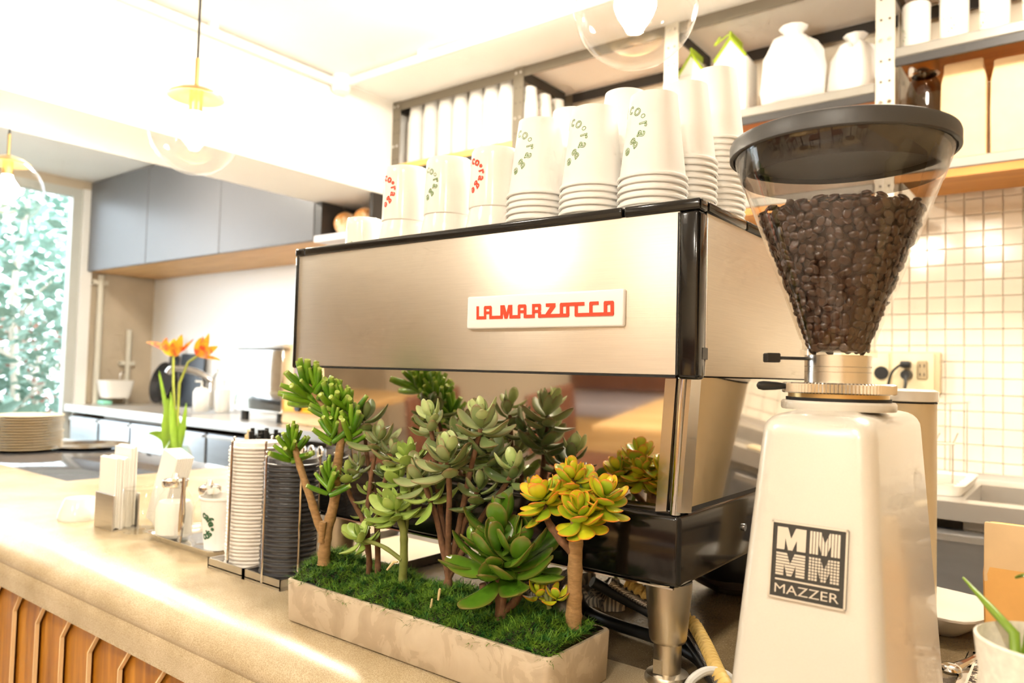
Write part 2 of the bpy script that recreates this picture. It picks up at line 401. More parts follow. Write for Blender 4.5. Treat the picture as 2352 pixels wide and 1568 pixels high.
# lower part: polished plates leaning inwards, flat strips and a round column at the corner
def quadplate(p, th):
    a, b, c_, d = [Vector(q) for q in p]; n = (b-a).cross(d-a).normalized()*th
    return MB().add([a,b,c_,d,a-n,b-n,c_-n,d-n], [(0,1,2,3),(7,6,5,4),(0,4,5,1),(1,5,6,2),(2,6,7,3),(3,7,4,0)])
ZT, ZB = .3485, .1935
def low(s, z):   # inward lean of the lower walls
    return .010 + (.0225-.010)*(ZT-z)/(ZT-ZB)
build('mirror_plate', quadplate([(-.66,low(0,ZB)+.014,ZB),(-.045,low(0,ZB)+.014,ZB),(-.035,low(0,ZT)+.014,ZT),(-.66,low(0,ZT)+.014,ZT)], .004), MIRROR, mc, None, label='polished steel plate reflecting the plants')
build('side_plate', quadplate([(-low(0,ZB)-.008,.045,ZB),(-low(0,ZB)-.008,.52,ZB),(-low(0,ZT)-.004,.52,ZT),(-low(0,ZT)-.004,.03,ZT)], .004), MIRROR, mc, None)
def strip_front(pa, pb, pc, pd, yy):
    q = [at(*pa,1,yy+low(0,ZT)), at(*pb,1,yy+low(0,ZT)), at(*pc,1,yy+low(0,ZB)), at(*pd,1,yy+low(0,ZB))]
    return quadplate([q[3], q[2], q[1], q[0]], .005)
FSTRIP = pm('flat_steel_strip', (.62,.58,.52,1), .22, 1., bump=.05, bscale=60)
build('corner_strip', strip_front((1528,869),(1553,869),(1530,1174),(1505,1174),-.002), FSTRIP, mc, None)
build('column', MB().cyl(at(1570,866,1,.014), at(1550,1180,1,.027), .0062, n=20), CHROME, mc)
build('gasket', MB().cyl(at(1581,866,1,.020), at(1561,1178,1,.033), .0045, n=12), SEAM, mc)
q0, q1, q2, q3 = [at(x,y,0,v) for x,y,v in ((1588,868,-.0085),(1611,868,-.0085),(1588,1178,-.0255),(1563,1178,-.0255))]
build('corner_strip', quadplate([q3,q2,q1,q0], .005), FSTRIP, mc, None)
build('base_tray', MB().rbox((-.343,.283,.1525), (.634,.526,.082), .007, 3), BLACK, mc, label='glossy black base')
build('base_lip', MB().span(-.655,-.032,.019,.024,.1105,.1125), CHROME, mc, None)
build('base_step', MB().rbox((-.343,.283,.1945), (.624,.516,.006), .002), BLACK, mc)
pb = at(1707,1210,0,-.026); build('bolt', MB().cyl(pb-Vector((.004,0,0)), pb+Vector((.003,0,0)), .005, n=12), CHROME, mc)
pw = at(1617,812,0,.0); build('clip', MB().box(pw, (.003,.014,.013)), BLACKP, mc, None)
leg = MB().lathe([(0,.113),(.0268,.113),(.0262,.10),(.0215,.048),(.0195,.044),(.0160,.0425),(.0155,.014),(.0155,.010),(.024,.008),(.026,.004),(.026,0),(0,0)], 32)
for i, (x, y) in enumerate(((-.050,.047),(-.63,.047),(-.050,.50),(-.63,.50))):
    lg = build('leg', MB().merge(leg, Matrix.Translation((x,y,0))), LEGM, mc, 50)
    build('lock_tab', MB().box((x-.004,y-.0155,.018), (.011,.004,.016)), CHROME, lg, None)
    for dz, dx in ((.053,.002),(.036,.006)):
        if i == 0: build('rivet', MB().cyl((x+dx-.009,y-.0212+dz*.02-(.0),dz+.012), (x+dx-.009,y-.017,dz+.012), .002, n=10), LEGM, lg)
# badge
bd = build('badge', MB().rbox((-.2065,-.003,.4268), (.2385,.007,.0437), .0026, 3), BADGEW, mc, label='white enamel badge')
def bpt(u, v, d):
    yb = 500-(u-293)*.0285; yt = 338-(u-293)*.0403
    p = at(1040+u/5.345, 640+(yb-v*(yb-yt))/5.345, 1, -.0065); p.y -= d; return p
def R_(u0,u1,v0,v1): return [(u0,v0),(u1,v0),(u1,v1),(u0,v1)]
def Rr(u0,u1,v0,v1,l=1,r=1):   # rounded top corners
    return [(u0,v0),(u1,v0),(u1,v1-.10*r),(u1-10*r,v1),(u0+10*l,v1),(u0,v1-.10*l)]
letters = {
 'letter_l': [R_(293,322,0,1), R_(293,412,0,.24)],
 'letter_a': [R_(385,412,0,.9), Rr(385,480,.76,1), R_(385,480,.38,.58), R_(452,480,0,.9), R_(452,600,0,.24)],
 'letter_m': [[(588,1),(637,1),(662,.42),(685,1),(732,1),(732,0),(700,0),(697,.5),(672,0),(640,0),(617,.45),(615,0),(588,0)], R_(720,815,0,.24)],
 'letter_a2': [R_(802,830,0,.9), Rr(802,905,.76,1), R_(802,905,.38,.58), R_(875,905,0,.9), R_(890,995,0,.24)],
 'letter_r': [R_(978,1008,0,1), Rr(978,1085,.78,1,0,1), R_(978,1078,.36,.57), R_(1052,1085,.52,.92), R_(1052,1085,0,.42), R_(1060,1330,0,.24)],
 'letter_z': [R_(1148,1262,.76,1), [(1205,.78),(1262,.78),(1262,.74),(1192,.2),(1138,.2)]],
 'letter_o': [R_(1320,1355,0,.9), R_(1397,1432,.08,.9), Rr(1320,1440,.76,1,1,0), [(1310,0),(1422,0),(1432,.08),(1432,.24),(1310,.24)]],
 'letter_t': [R_(1430,1617,.76,1), R_(1502,1537,.06,.8), [(1512,0),(1700,0),(1700,.24),(1502,.24),(1502,.06)]],
 'letter_c': [R_(1682,1717,0,.9), Rr(1682,1792,.78,1,1,0), R_(1690,1880,0,.24)],
 'letter_o2': [R_(1860,1897,0,.9), R_(1943,1980,.08,.9), Rr(1860,1980,.76,1), [(1860,0),(1970,0),(1980,.08),(1980,.24),(1860,.24)]],
}
kk = 0
for k, polys in letters.items():
    lm = MB()
    for p in polys: kk += 1; lm.prism(p, -.0002-.00001*kk, .0006+.00003*kk, bpt)
    build('letter', lm, BADGER, bd, None)

# ================================================================ grinder with bean hopper
GX, GY = .144, .002
gr = thing('coffee_grinder', 'pale silver coffee grinder with clear bean hopper and square black emblem', 'coffee grinder', (GX,GY,0))
GBODY = pm('silver_lacquer', (.70,.66,.58,1), .30, .15, var=.02, scale=900, coat=.35)
def rrect(x0, x1, y0, y1, r, k=6):
    pts = []
    for cx, cy, a0 in ((x1-r,y1-r,0),(x0+r,y1-r,90),(x0+r,y0+r,180),(x1-r,y0+r,270)):
        pts += [(cx+r*math.cos(rad(a0+90*i/k)), cy+r*math.sin(rad(a0+90*i/k))) for i in range(k+1)]
    return pts
def sec(z):   # half width, front y, back y
    t = (z-.13)/(.30-.13)
    return .0598-.0112*t, -.112+.024*t, .165-.017*t
def loft(secs, cap=True):
    mbb = MB(); n = len(secs[0][0]); vs = []; fs = []
    for pts, z in secs: vs += [(x,y,z) for x,y in pts]
    for i in range(len(secs)-1):
        fs += [(i*n+j, i*n+(j+1)%n, (i+1)*n+(j+1)%n, (i+1)*n+j) for j in range(n)]
    if cap: fs += [tuple(range(n-1,-1,-1)), tuple((len(secs)-1)*n+j for j in range(n))]
    return mbb.add(vs, fs)
BX = .1468; secs = []
for z in (.012,.06,.13,.2,.27,.30):
    w, f0, b0 = sec(z); secs.append((rrect(BX-w, BX+w, f0, b0, .017), z))
w, f0, b0 = sec(.30)
for z, s_ in ((.306,.0008),(.311,.003),(.315,.0065),(.3175,.011),(.319,.017)):
    secs.append((rrect(BX-w+s_, BX+w-s_, f0+s_, b0-s_, .017), z))
circ = [(GX+.0485*math.cos(a), GY+.0485*math.sin(a)) for a in [math.atan2(y-GY, x-GX) for x, y in secs[-1][0]]]
mid_ = [((a[0]*.45+b[0]*.55), (a[1]*.45+b[1]*.55)) for a, b in zip(secs[-1][0], circ)]
secs.append((mid_, .3205)); secs.append((circ, .322))
build('body', loft(secs), GBODY, gr, 50)
build('foot', MB().span(BX-.07, BX+.07, -.12, .17, 0, .012), BLACKP, gr, None)
build('neck_flange', MB().lathe([(0,.321),(.0505,.321),(.0515,.3225),(.0515,.3275),(.050,.3295),(0,.3295)], 48, (GX,GY,0)), GBODY, gr)
build('burr_ring', MB().lathe([(.045,.329),(.045,.337),(.02,.337)], 40, (GX,GY,0)), BRASS, gr)
build('collar_gap', MB().lathe([(.047,.3295),(.047,.3325),(.02,.3325)], 40, (GX,GY,0)), SEAM, gr)
km = MB(); n = 96; vs = []
for z, rr in ((.3365,.0492),(.3375,.0512),(.3455,.0512),(.3467,.0492)):
    for j in range(n*2):
        a = pi*j/n; q = rr if j % 2 == 0 else rr-.0012
        vs.append((GX+q*math.cos(a), GY+q*math.sin(a), z))
N2 = n*2
fs = [(i*N2+j, i*N2+(j+1)%N2, (i+1)*N2+(j+1)%N2, (i+1)*N2+j) for i in range(3) for j in range(N2)] + [tuple(range(N2-1,-1,-1)), tuple(3*N2+j for j in range(N2))]
ALU = pm('turned_aluminium', (.80,.77,.71,1), .2, 1., bump=.04, bscale=40, stretch=(1,1,60))
build('adjusting_ring', km.add(vs, fs), ALU, gr, 30, label='knurled aluminium ring')
build('neck', MB().lathe([(0,.346),(.0302,.346),(.0302,.3565),(.0297,.357),(.0302,.3575),(.0302,.3615),(.0297,.362),(.0302,.3625),(.0302,.373),(0,.373)], 48, (GX,GY,0)), ALU, gr)
hd = Vector((-right.x,-right.y,0)).normalized()
g0 = Vector((GX,GY,.3425))
build('lever', MB().tube([g0+hd*.050, g0+hd*.056, g0+hd*.060, g0+hd*.072, g0+hd*.0765, g0+hd*.078], [.0025,.0035,.0040,.0046,.0036,.0015], 14), BLACKP, gr)
g1 = Vector((GX,GY,.3695))
gt = build('hopper_gate', MB().rbox(g1+hd*.064, (.013,.013,.009), .001, 1, Matrix.Rotation(math.atan2(hd.y,hd.x),3,'Z')), BLACKP, gr)
build('gate_rod', MB().cyl(g1+hd*.058, g1+hd*.028, .0016, n=8), BLACKP, gt)
# hopper: cone of clear acrylic with a short throat, dark lid on top
HZ0, HZ1, HR0, HR1 = .384, .567, .0325, .0990
def hr(z): return HR0 + (HR1-HR0)*(z-HZ0)/(HZ1-HZ0)
hp = build('hopper', MB().lathe([(.0345,.372),(.0345,.3785),(.0325,.379),(HR0,HZ0),(hr(.45),.45),(hr(.538),.538),(hr(.539)+.0008,.539),(HR1,HZ1)], 96, (GX,GY,0)), ACRYL, gr, 60, label='clear conical hopper')
for a in (-2.6, -.45):
    pts = [(GX+(hr(z)+.0006)*math.cos(a+s*.02*(1-(z-.39)/.05)), GY+(hr(z)+.0006)*math.sin(a+s*.02*(1-(z-.39)/.05)), z) for s in (-1,) for z in (.388,.40,.415,.43)]
    build('rib', MB().tube(pts, .0012, 8), ACRYL, hp)
LIDG = pm('dark_grey_plastic', (.045,.043,.040,1), .42, bump=.05, bscale=500)
build('hopper_lid', MB().lathe([(0,.580),(.085,.581),(.0995,.5835),(.1025,.582),(.1035,.579),(.1035,.5675),(.1025,.5665),(.100,.5665),(.0992,.571),(0,.571)], 96, (GX,GY,0)), LIDG, gr)
INL = thin_glass('smoked_insert', (.32,.30,.29), ior=1.5)
build('lid_insert', MB().lathe([(.0965,.5705),(.0925,.550),(.0905,.546)], 80, (GX,GY,0)), INL, gr)
# emblem on the front face
fe = thing  # keep names short
th_ = math.atan2(.024, .17)
EMC = Vector((.1478, -.112+.024*((.194-.13)/.17) - .0012, .1945)); ES = .0625
def ept(u, v, d):   # u right, v up in 0..1, d out of the face
    uu = (u-.5)*ES; vv = (v-.5)*ES*1.03
    return EMC + Vector((uu, vv*math.sin(th_) - d*math.cos(th_), vv*math.cos(th_) + d*math.sin(th_)))
EMD = pm('emblem_dark', (.035,.033,.028,1), .4); EMS = pm('emblem_silver', (.72,.68,.60,1), .3, .6)
eb_ = build('emblem', MB().prism(rrect(0,1,0,1,.03,4), -.002, .0012, ept), EMD, gr, None, label='square dark emblem with silver lettering')
fr_ = MB()
for u0,u1,v0,v1 in ((0,1,0,.026),(0,1,.974,1),(0,.026,0,1),(.974,1,0,1)): fr_.prism(R_(u0,u1,v0,v1), .0010, .0022, ept)
build('emblem_frame', fr_, EMS, eb_, None)
def mT(a): return 1. if a < .36 or a > .64 else (1-(a-.36)/.13*.48 if a < .49 else .52+(a-.49)/.15*.48)
def mB(a):
    if .285 < a < .40: return max(0, .5*(1-(a-.29)/.11)) if a > .29 else .5
    if .55 < a < .695: return .5*(a-.55)/.145
    return 0.
def M_glyph(u0, v0, w, h, vs_=False, hs=False):
    g = MB(); K = 80
    nb = 8; bands = [(i/nb+.012, (i+1)/nb-.022) for i in range(nb)] if hs else [(0,1)]
    for i in range(K):
        a0, a1 = i/K, (i+1)/K; am = (a0+a1)/2
        if vs_ and (am*10) % 1 > .70: continue
        for b0, b1 in bands:
            l0, l1 = max(mB(a0+1e-4), b0), max(mB(a1-1e-4), b0); t0, t1 = min(mT(a0+1e-4), b1), min(mT(a1-1e-4), b1)
            if t0-l0 <= .005 and t1-l1 <= .005: continue
            t0 = max(t0,l0); t1 = max(t1,l1)
            g.prism([(u0+a0*w,v0+l0*h),(u0+a1*w,v0+l1*h),(u0+a1*w,v0+t1*h),(u0+a0*w,v0+t0*h)], .0011, .0018, ept)
    return g
build('letter_m', M_glyph(.085,.635,.385,.29), EMS, eb_, None); build('letter_m', M_glyph(.52,.635,.395,.29,True), EMS, eb_, None)
build('letter_m', M_glyph(.085,.30,.385,.30,False,True), EMS, eb_, None); build('letter_m', M_glyph(.52,.30,.395,.30,True,True), EMS, eb_, None)
build('emblem_bar', MB().prism(R_(.085,.915,.236,.258), .0011, .0018, ept), EMS, eb_, None)
tm = text_mb('MAZZER', .13)
xs_ = [v[0] for v in tm.v]; ys_ = [v[1] for v in tm.v]; xa, xb, ya, yb2 = min(xs_), max(xs_), min(ys_), max(ys_)
build('emblem_name', MB().add([ept(.085+(v[0]-xa)/(xb-xa)*.83, .075+(v[1]-ya)/(yb2-ya)*.115, .0017) for v in tm.v], tm.f), EMS, eb_, None)

# coffee beans against the hopper wall: the ones in view as single beans, the rest as one mass
BEAN = pm('roasted_bean', lin(62,36,19), .30, var=.4, scale=60, coat=.15)
def bean_mb(seg=12, rings=8):
    g = MB(); g.sphere((0,0,0), 1, seg, rings)
    out = []
    for x, y, z in g.v:
        yy = y*(.62 if y > 0 else .30)
        if y < 0:
            yy += .22*math.exp(-(x/.16)**2)*(1-z*z)
        out.append((x*.0041, yy*.0041, z*.0053))
    g.v = out; return g
bmb = bean_mb(); bean_me = bmb.mesh('coffee_bean', 60); bean_me.materials.append(BEAN)
small = bean_mb(8,6)
spots = []
z = HZ0-.004
while z < .5095:
    r_ = max(HR0, hr(z)) - .0046; nn = int(2*pi*r_/.0088)
    for j in range(nn):
        a = 2*pi*(j+random.uniform(-.3,.3))/nn + z*400
        zz = z + random.uniform(-.0024,.0024)
        spots.append((a, max(HR0, hr(zz))-.0050-random.uniform(0,.0016), zz))
    z += .0070
for ring, rr in enumerate((.069,.061,.052,.043,.033,.022,.010)):      # heaped top surface
    nn = int(2*pi*rr/.0100)
    for j in range(nn): spots.append((2*pi*j/nn+random.random()*.3, rr+random.uniform(-.003,.003), .5125+(.075-rr)*.12+random.uniform(-.002,.002)))
cdir = math.atan2(CAM.y-GY, CAM.x-GX)
def bmat(s_):
    a, r_, zz = s_
    out = Vector((math.cos(a), math.sin(a), -.34 if zz < .5105 else 3)).normalized()
    flip = random.choice((1,-1))
    m = out.to_track_quat('Y' if flip > 0 else '-Y', 'Z').to_matrix() @ Matrix.Rotation(random.uniform(0,pi),3,'Y') @ Matrix.Rotation(random.gauss(0,.35),3,'X')
    m = m.to_4x4(); m.translation = Vector((GX+r_*math.cos(a), GY+r_*math.sin(a), zz)); return m @ Matrix.Diagonal((random.uniform(.88,1.12),)*3+(1,))
def front(s_): return math.cos(s_[0]-cdir)*s_[1]
order = sorted(spots, key=lambda s_: -math.cos(s_[0]-cdir) - (0 if s_[2] < .514 else -2))
for s_ in order[:300]:
    o = link('coffee_bean', bean_me, None); o.matrix_world = bmat(s_)
    tag(o, 'dark roasted coffee bean pressed against the clear hopper wall', 'coffee bean', 'coffee beans in the hopper')
rest = MB()
for s_ in order[300:]: rest.merge(small, bmat(s_))
rest.lathe([(0,.377),(HR0-.008,.377),(HR0-.007,HZ0),(hr(.509)-.011,.509),(.04,.514),(0,.517)], 40, (GX,GY,0))
solid('coffee_beans', rest, BEAN, 'mass of dark roasted coffee beans filling the grinder hopper', 'coffee beans', (GX,GY,.377), smooth=60, kind='stuff')
# ================================================================ cups on the machine
def cup_prof(h=.108, rb=.029, rt=.0415):
    # paper cup standing upside down: rim at z = 0
    o = lambda z: rt + (rb-rt)*z/h
    return [(0,h-.005),(rb-.0025,h-.005),(rb-.0022,h),(rb,h),(o(h-.004),h-.004),(o(h*.6),h*.6),(o(h*.3),h*.3),(o(.005),.005),
            (rt+.0016,.0048),(rt+.0024,.003),(rt+.0021,.001),(rt+.0008,.0002),(rt-.0006,.0008),(rt-.001,.003),(o(h*.5)-.0012,h*.5),(rb-.0035,h-.006),(0,h-.0065)]
cup_me = MB().lathe(cup_prof(), 40).mesh('paper_cup', 40); cup_me.materials.append(PAPERM)
def curved_logo(chars, ringR, size, rfun, az, zc, thick=0.0, lift=.0004, outline=0.0):
    out = MB()
    for ch, ang in chars:
        t = text_mb(ch, size, thick, outline)
        for i, v in enumerate(t.v):
            # letter local -> ring (up = outward) -> unrolled cup surface
            a = rad(ang); u = math.cos(a)*(ringR+v[1]) + math.sin(a)*v[0]; w = math.sin(a)*(ringR+v[1]) - math.cos(a)*v[0]
            z = zc + w; r = rfun(z) + lift + v[2]*.3; aa = az + u/max(r,.01)
            t.v[i] = (r*math.cos(aa), r*math.sin(aa), z)
        out.merge(t)
    return out
RING = [('f',112),('c',82),('o',54),('\u2022',31),('r',10),('a',-16),('g',-45),('e',-74)]
def logo_az(loc, turn):
    d = Vector((CAM.x-loc[0], CAM.y-loc[1])); d.normalize(); l = Vector((d.y,-d.x))   # l: to the viewer's left
    if l.dot(Vector((-right.x,-right.y))) < 0: l = -l
    v = l*math.cos(rad(turn)) + d*math.sin(rad(turn)); return math.atan2(v.y, v.x)
def cup_stack(loc, ztop, place, grp, logo=True, sc=1.0):
    h = .108*sc; sp = .0087*sc; n = max(2, round((ztop-loc[2]-h)/sp)+1)
    for k in range(n):
        o = link('paper_cup', cup_me, None); o.location = (loc[0]+random.uniform(-.0004,.0004), loc[1]+random.uniform(-.0004,.0004), loc[2]+k*sp); o.scale = (sc,)*3
        o.rotation_euler = (0,0,random.random()*6)
        if k == n-1:
            o.rotation_euler = (0,0,0)
            tag(o, 'white paper cup on top of ' + place, 'paper cup', grp)
            if logo:
                lm = curved_logo(RING, .0285, .0200, lambda z: .0415-.0125*z/.108, logo_az(loc,24), .060, outline=.00035)
                link('printed_logo', lm.mesh('printed_logo', None), GREENINK, o)
        else: tag(o, 'white paper cup within ' + place, 'paper cup', grp)
TZ = .5362
for x, nm in ((-.0925,'the front cup stack nearest the grinder'),(-.180,'the middle cup stack of the front row'),(-.268,'the front cup stack beside the mugs')):
    cup_stack((x,.070,TZ), .699, nm, 'paper cups stacked on the espresso machine')
for px, py, edge, y, nm in ((1612,190,1638,.165,'the tall cup stack behind the nearest one'),(1655,158,1704,.262,'the tallest cup stack at the rear of the machine')):
    x = at(edge,450,1,y).x - .041
    cup_stack((x,y,TZ), at(px,py,1,y).z-.006, nm, 'paper cups stacked on the espresso machine', False)
for x, py, px, nm in ((-.185,216,1400,'the second row cup stack behind the middle'),(-.275,246,1310,'the second row cup stack nearest the mugs')):
    cup_stack((x,.163,TZ), at(px,py,1,.163).z-.007, nm, 'paper cups stacked on the espresso machine', False)
# glazed tumblers, upside down
def mug_prof(h, rt, rb):
    return [(0,h-.003),(rb*.75,h-.002),(rb*.80,h),(rb*.93,h-.001),(rb*.985,h-.005),(rb,h-.012),((rb+rt)/2*1.003,h*.5),(rt,.006),(rt,.002),(rt-.002,0),(rt-.004,.002),(rt-.005,.01),(rb-.006,h-.012),(0,h-.008)]
up_me = MB().lathe(mug_prof(.088,.0375,.0355), 40).mesh('ceramic_tumbler', 40); up_me.materials.append(WHITEC)
lo_me = MB().lathe(mug_prof(.062,.0425,.0345), 40).mesh('ceramic_cup', 40); lo_me.materials.append(WHITEC)
for i, (px, ink, cn) in enumerate(((933,REDINK,'red'),(1031,GREENINK,'green'),(1137,REDINK,'red'))):
    x = at(px,450,1,.062).x
    o = link('ceramic_cup', lo_me, None); o.location = (x,.062,TZ)
    tag(o, 'white ceramic cup upside down under the %s tumbler' % ('leftmost','middle','rightmost')[i], 'cup', 'ceramic cups on the machine')
    u = link('ceramic_tumbler', up_me, None); u.location = (x,.062,TZ+.0420)
    tag(u, 'white ceramic tumbler with %s ring lettering, %s of the three on the machine' % (cn, ('leftmost','middle','rightmost')[i]), 'tumbler', 'ceramic tumblers on the machine')
    link('printed_logo', curved_logo(RING, .0225, .0170, lambda z: .0372-.001*z/.088, logo_az((x,.062),24), .046, thick=.0005 if ink is REDINK else 0, outline=0 if ink is REDINK else .00035).mesh('printed_logo', None), ink, u)
x = at(838,520,1,.062).x
o = link('ceramic_cup', MB().lathe(mug_prof(.060,.0315,.0305), 36).mesh('small_cup', 40), WHITEC); o.location = (x,.062,TZ)
tag(o, 'small white ceramic cup upside down at the far end of the machine', 'cup', 'ceramic cups on the machine')
link('printed_logo', curved_logo([('g',20),('e',-20)], .012, .012, lambda z: .0312, logo_az((x,.062),30), .012).mesh('printed_logo', None), GREENINK, o)

# ================================================================ planter with succulents
PX0, PX1, PY0, PY1, PH = -.541, -.099, -.1225, .004, .0575
def planter_mat():
    m, N, L, b = newmat('planter_stone')
    tc = N.new('ShaderNodeTexCoord'); n1 = N.new('ShaderNodeTexNoise'); n1.inputs['Scale'].default_value = 22; n1.inputs['Detail'].default_value = 10; n1.inputs['Distortion'].default_value = 1.6
    L.new(tc.outputs['Object'], n1.inputs['Vector'])
    r = N.new('ShaderNodeValToRGB'); e = r.color_ramp.elements
    e[0].position = .30; e[0].color = lin(170,153,128); e[1].position = .72; e[1].color = lin(196,181,156)
    k = r.color_ramp.elements.new(.50); k.color = lin(179,162,137)
    k = r.color_ramp.elements.new(.515); k.color = lin(188,172,147)
    L.new(n1.outputs[0], r.inputs[0]); L.new(r.outputs[0], b.inputs['Base Color']); b.inputs['Roughness'].default_value = .55
    bp = N.new('ShaderNodeBump'); bp.inputs['Strength'].default_value = .25; bp.inputs['Distance'].default_value = .002
    L.new(n1.outputs[0], bp.inputs['Height']); L.new(bp.outputs[0], b.inputs['Normal']); return m
pl_ = thing('planter', 'long low beige stone-look trough planted with succulents', 'planter', (-.32,-.06,0))
w_ = .0055
pv = [(rrect(PX0+.003,PX1-.003,PY0+.003,PY1-.003,.008,4),.0015),(rrect(PX0+.002,PX1-.002,PY0+.002,PY1-.002,.008,4),.003),(rrect(PX0,PX1,PY0,PY1,.009,4),PH-.0015),(rrect(PX0+.001,PX1-.001,PY0+.001,PY1-.001,.009,4),PH),
      (rrect(PX0+w_-.001,PX1-w_+.001,PY0+w_-.001,PY1-w_+.001,.006,4),PH),(rrect(PX0+w_,PX1-w_,PY0+w_,PY1-w_,.006,4),PH-.0015),(rrect(PX0+w_+.001,PX1-w_-.001,PY0+w_+.001,PY1-w_-.001,.006,4),.02)]
build('trough', loft(pv), planter_mat(), pl_, 50)
def mossh(x, y):
    b = max(0, 1-((y+.058)/.075)**2)
    return .049 + .027*b + .010*math.exp(-((x+.51)/.05)**2)*b + .004*math.sin(x*55+y*30) + .003*math.sin(x*120-y*90)
ix0, ix1, iy0, iy1 = PX0+.007, PX1-.007, PY0+.007, PY1-.007
NXG, NYG = 60, 16; vs = []; fs = []
for i in range(NXG+1):
    for j in range(NYG+1):
        x = ix0+(ix1-ix0)*i/NXG; y = iy0+(iy1-iy0)*j/NYG; vs.append((x,y,mossh(x,y)-.006))
for i in range(NXG):
    for j in range(NYG): a = i*(NYG+1)+j; fs.append((a,a+NYG+1,a+NYG+2,a+1))
build('soil', MB().add(vs, fs), pm('dark_soil', (.02,.014,.009,1), .9, bump=.8, bscale=200), pl_)
for px, py in ((880,1385),(720,1345)):
    q = at(px,py,1,-.113); build('bark_chip', MB().rbox((q.x,q.y,.0545), (.03,.010,.006), .002, 1, Matrix.Rotation(.1,3,'Z')), pm('charred_bark', (.03,.03,.03,1), .8), pl_)
# moss: many fine curled strands
MOSS = pm('moss', lin(22,84,8), .7, col2=lin(112,150,30), scale=90, contrast=(.38,.66))
mv = []; mf = []
for k in range(26000):
    x = random.uniform(ix0-.003, ix1+.002); y = random.uniform(iy0-.003, iy1+.003)
    if x > -.115 and y > -.03: continue
    if random.random() < .12 and (x-ix0) > .02 and y < iy0+.008: continue
    z = mossh(x,y)-.006; a = random.random()*6.283; el = random.uniform(-.05,.9); L_ = random.uniform(.006,.017); w2 = random.uniform(.0004,.0010)
    p = Vector((x,y,z)); d = Vector((math.cos(a)*math.cos(el), math.sin(a)*math.cos(el), math.sin(el)))
    sd = d.cross(Vector((0,0,1))).normalized(); n0 = len(mv); cur = random.uniform(-.9,.9); dip = random.uniform(-.7,.25)
    for s_ in range(4):
        w3 = w2*(1-s_/3.6); mv += [tuple(p-sd*w3), tuple(p+sd*w3)]
        p = p + d*(L_/3); d = (d + sd*cur*.5 + Vector((0,0,dip*.5))).normalized()
    for s_ in range(3): b0 = n0+2*s_; mf.append((b0,b0+1,b0+3,b0+2))
me = bpy.data.meshes.new('moss'); me.from_pydata([tuple(Vector(v)-Vector(pl_.location)) for v in mv], [], mf); me.shade_smooth()
tag(link('moss', me, MOSS, pl_), None, None, None, 'stuff')
for px, py, dx, dz in ((990,1395,.004,.022),(1010,1355,.002,.004),(905,1290,.012,.003)):
    q = at(px,py,1,-.098); build('twig', MB().tube([(q.x-dx,q.y,q.z-.012),(q.x,q.y,q.z),(q.x+dx*.6,q.y-.001,q.z+dz*.5)], [.0013,.0018,.0012], 6), pm('straw', lin(214,190,140), .8), pl_)

def leaf_mb(L_, Wd, Th, kind):
    g = MB(); TS = (0,.12,.28,.45,.60,.72,.82,.90,.965,1.); K = len(TS)-1; n = 8; vs = []; fs = []; att = []
    for t in TS:
        if kind == 'jade': w = Wd*(.20+.80*math.sin(min(1,t/.68)*pi/2)) if t < .68 else Wd*math.sqrt(max(.0,1-((t-.68)/.325)**2))
        elif kind == 'spoon': w = Wd*(.28+.72*math.sin(min(1,t/.62)*pi/2)) if t < .62 else Wd*math.sqrt(max(.0,1-((t-.62)/.385)**1.7))
        else: w = Wd*(.8+.2*math.sin(t*pi)) if t < .9 else Wd*.80
        w = max(w, Wd*.10); th = Th*(.55+.45*math.sin(pi*min(1,t*1.05))) * (1 if t < .8 else max(.35,1-(t-.8)*2.6)) if kind != 'tube' else w
        bend = {'jade':.16,'spoon':.22,'tube':.05}[kind]*L_*(t*t) ; cup = {'jade':.22,'spoon':.28,'tube':0}[kind]
        for j in range(n):
            a = 2*pi*j/n; lx = math.cos(a)*w; ly = math.sin(a)*th
            ly += cup*abs(math.cos(a))**2*w*.45
            vs.append((lx, ly + bend - (.08*L_ if kind != 'tube' else 0)*math.sin(t*pi), t*L_))
            e = abs(math.cos(a)); att.append(min(1, .85*(max(0,e-.76)/.24)*(.15+.85*t) + .8*max(0,(t-.86)/.14)**1.5) if kind != 'tube' else max(0,(t-.85)/.15))
    for i in range(K): fs += [(i*n+j, i*n+(j+1)%n, (i+1)*n+(j+1)%n, (i+1)*n+j) for j in range(n)]
    fs += [tuple(range(n-1,-1,-1))]
    if kind == 'tube':
        c0 = len(vs); vs.append((0, .05*L_, L_*.965)); att.append(.7)
        fs += [(K*n+j, K*n+(j+1)%n, c0) for j in range(n)]
    else: fs += [tuple(K*n+j for j in range(n))]
    g.add(vs, fs); g.att = att; return g
def leafset(kind, L_, Wd, Th, m, k=3):
    out = []
    for i in range(k):
        s_ = .88+.12*i; me = leaf_mb(L_, Wd*s_, Th, kind).mesh('leaf', 60); me.materials.append(m); out.append(me)
    return out
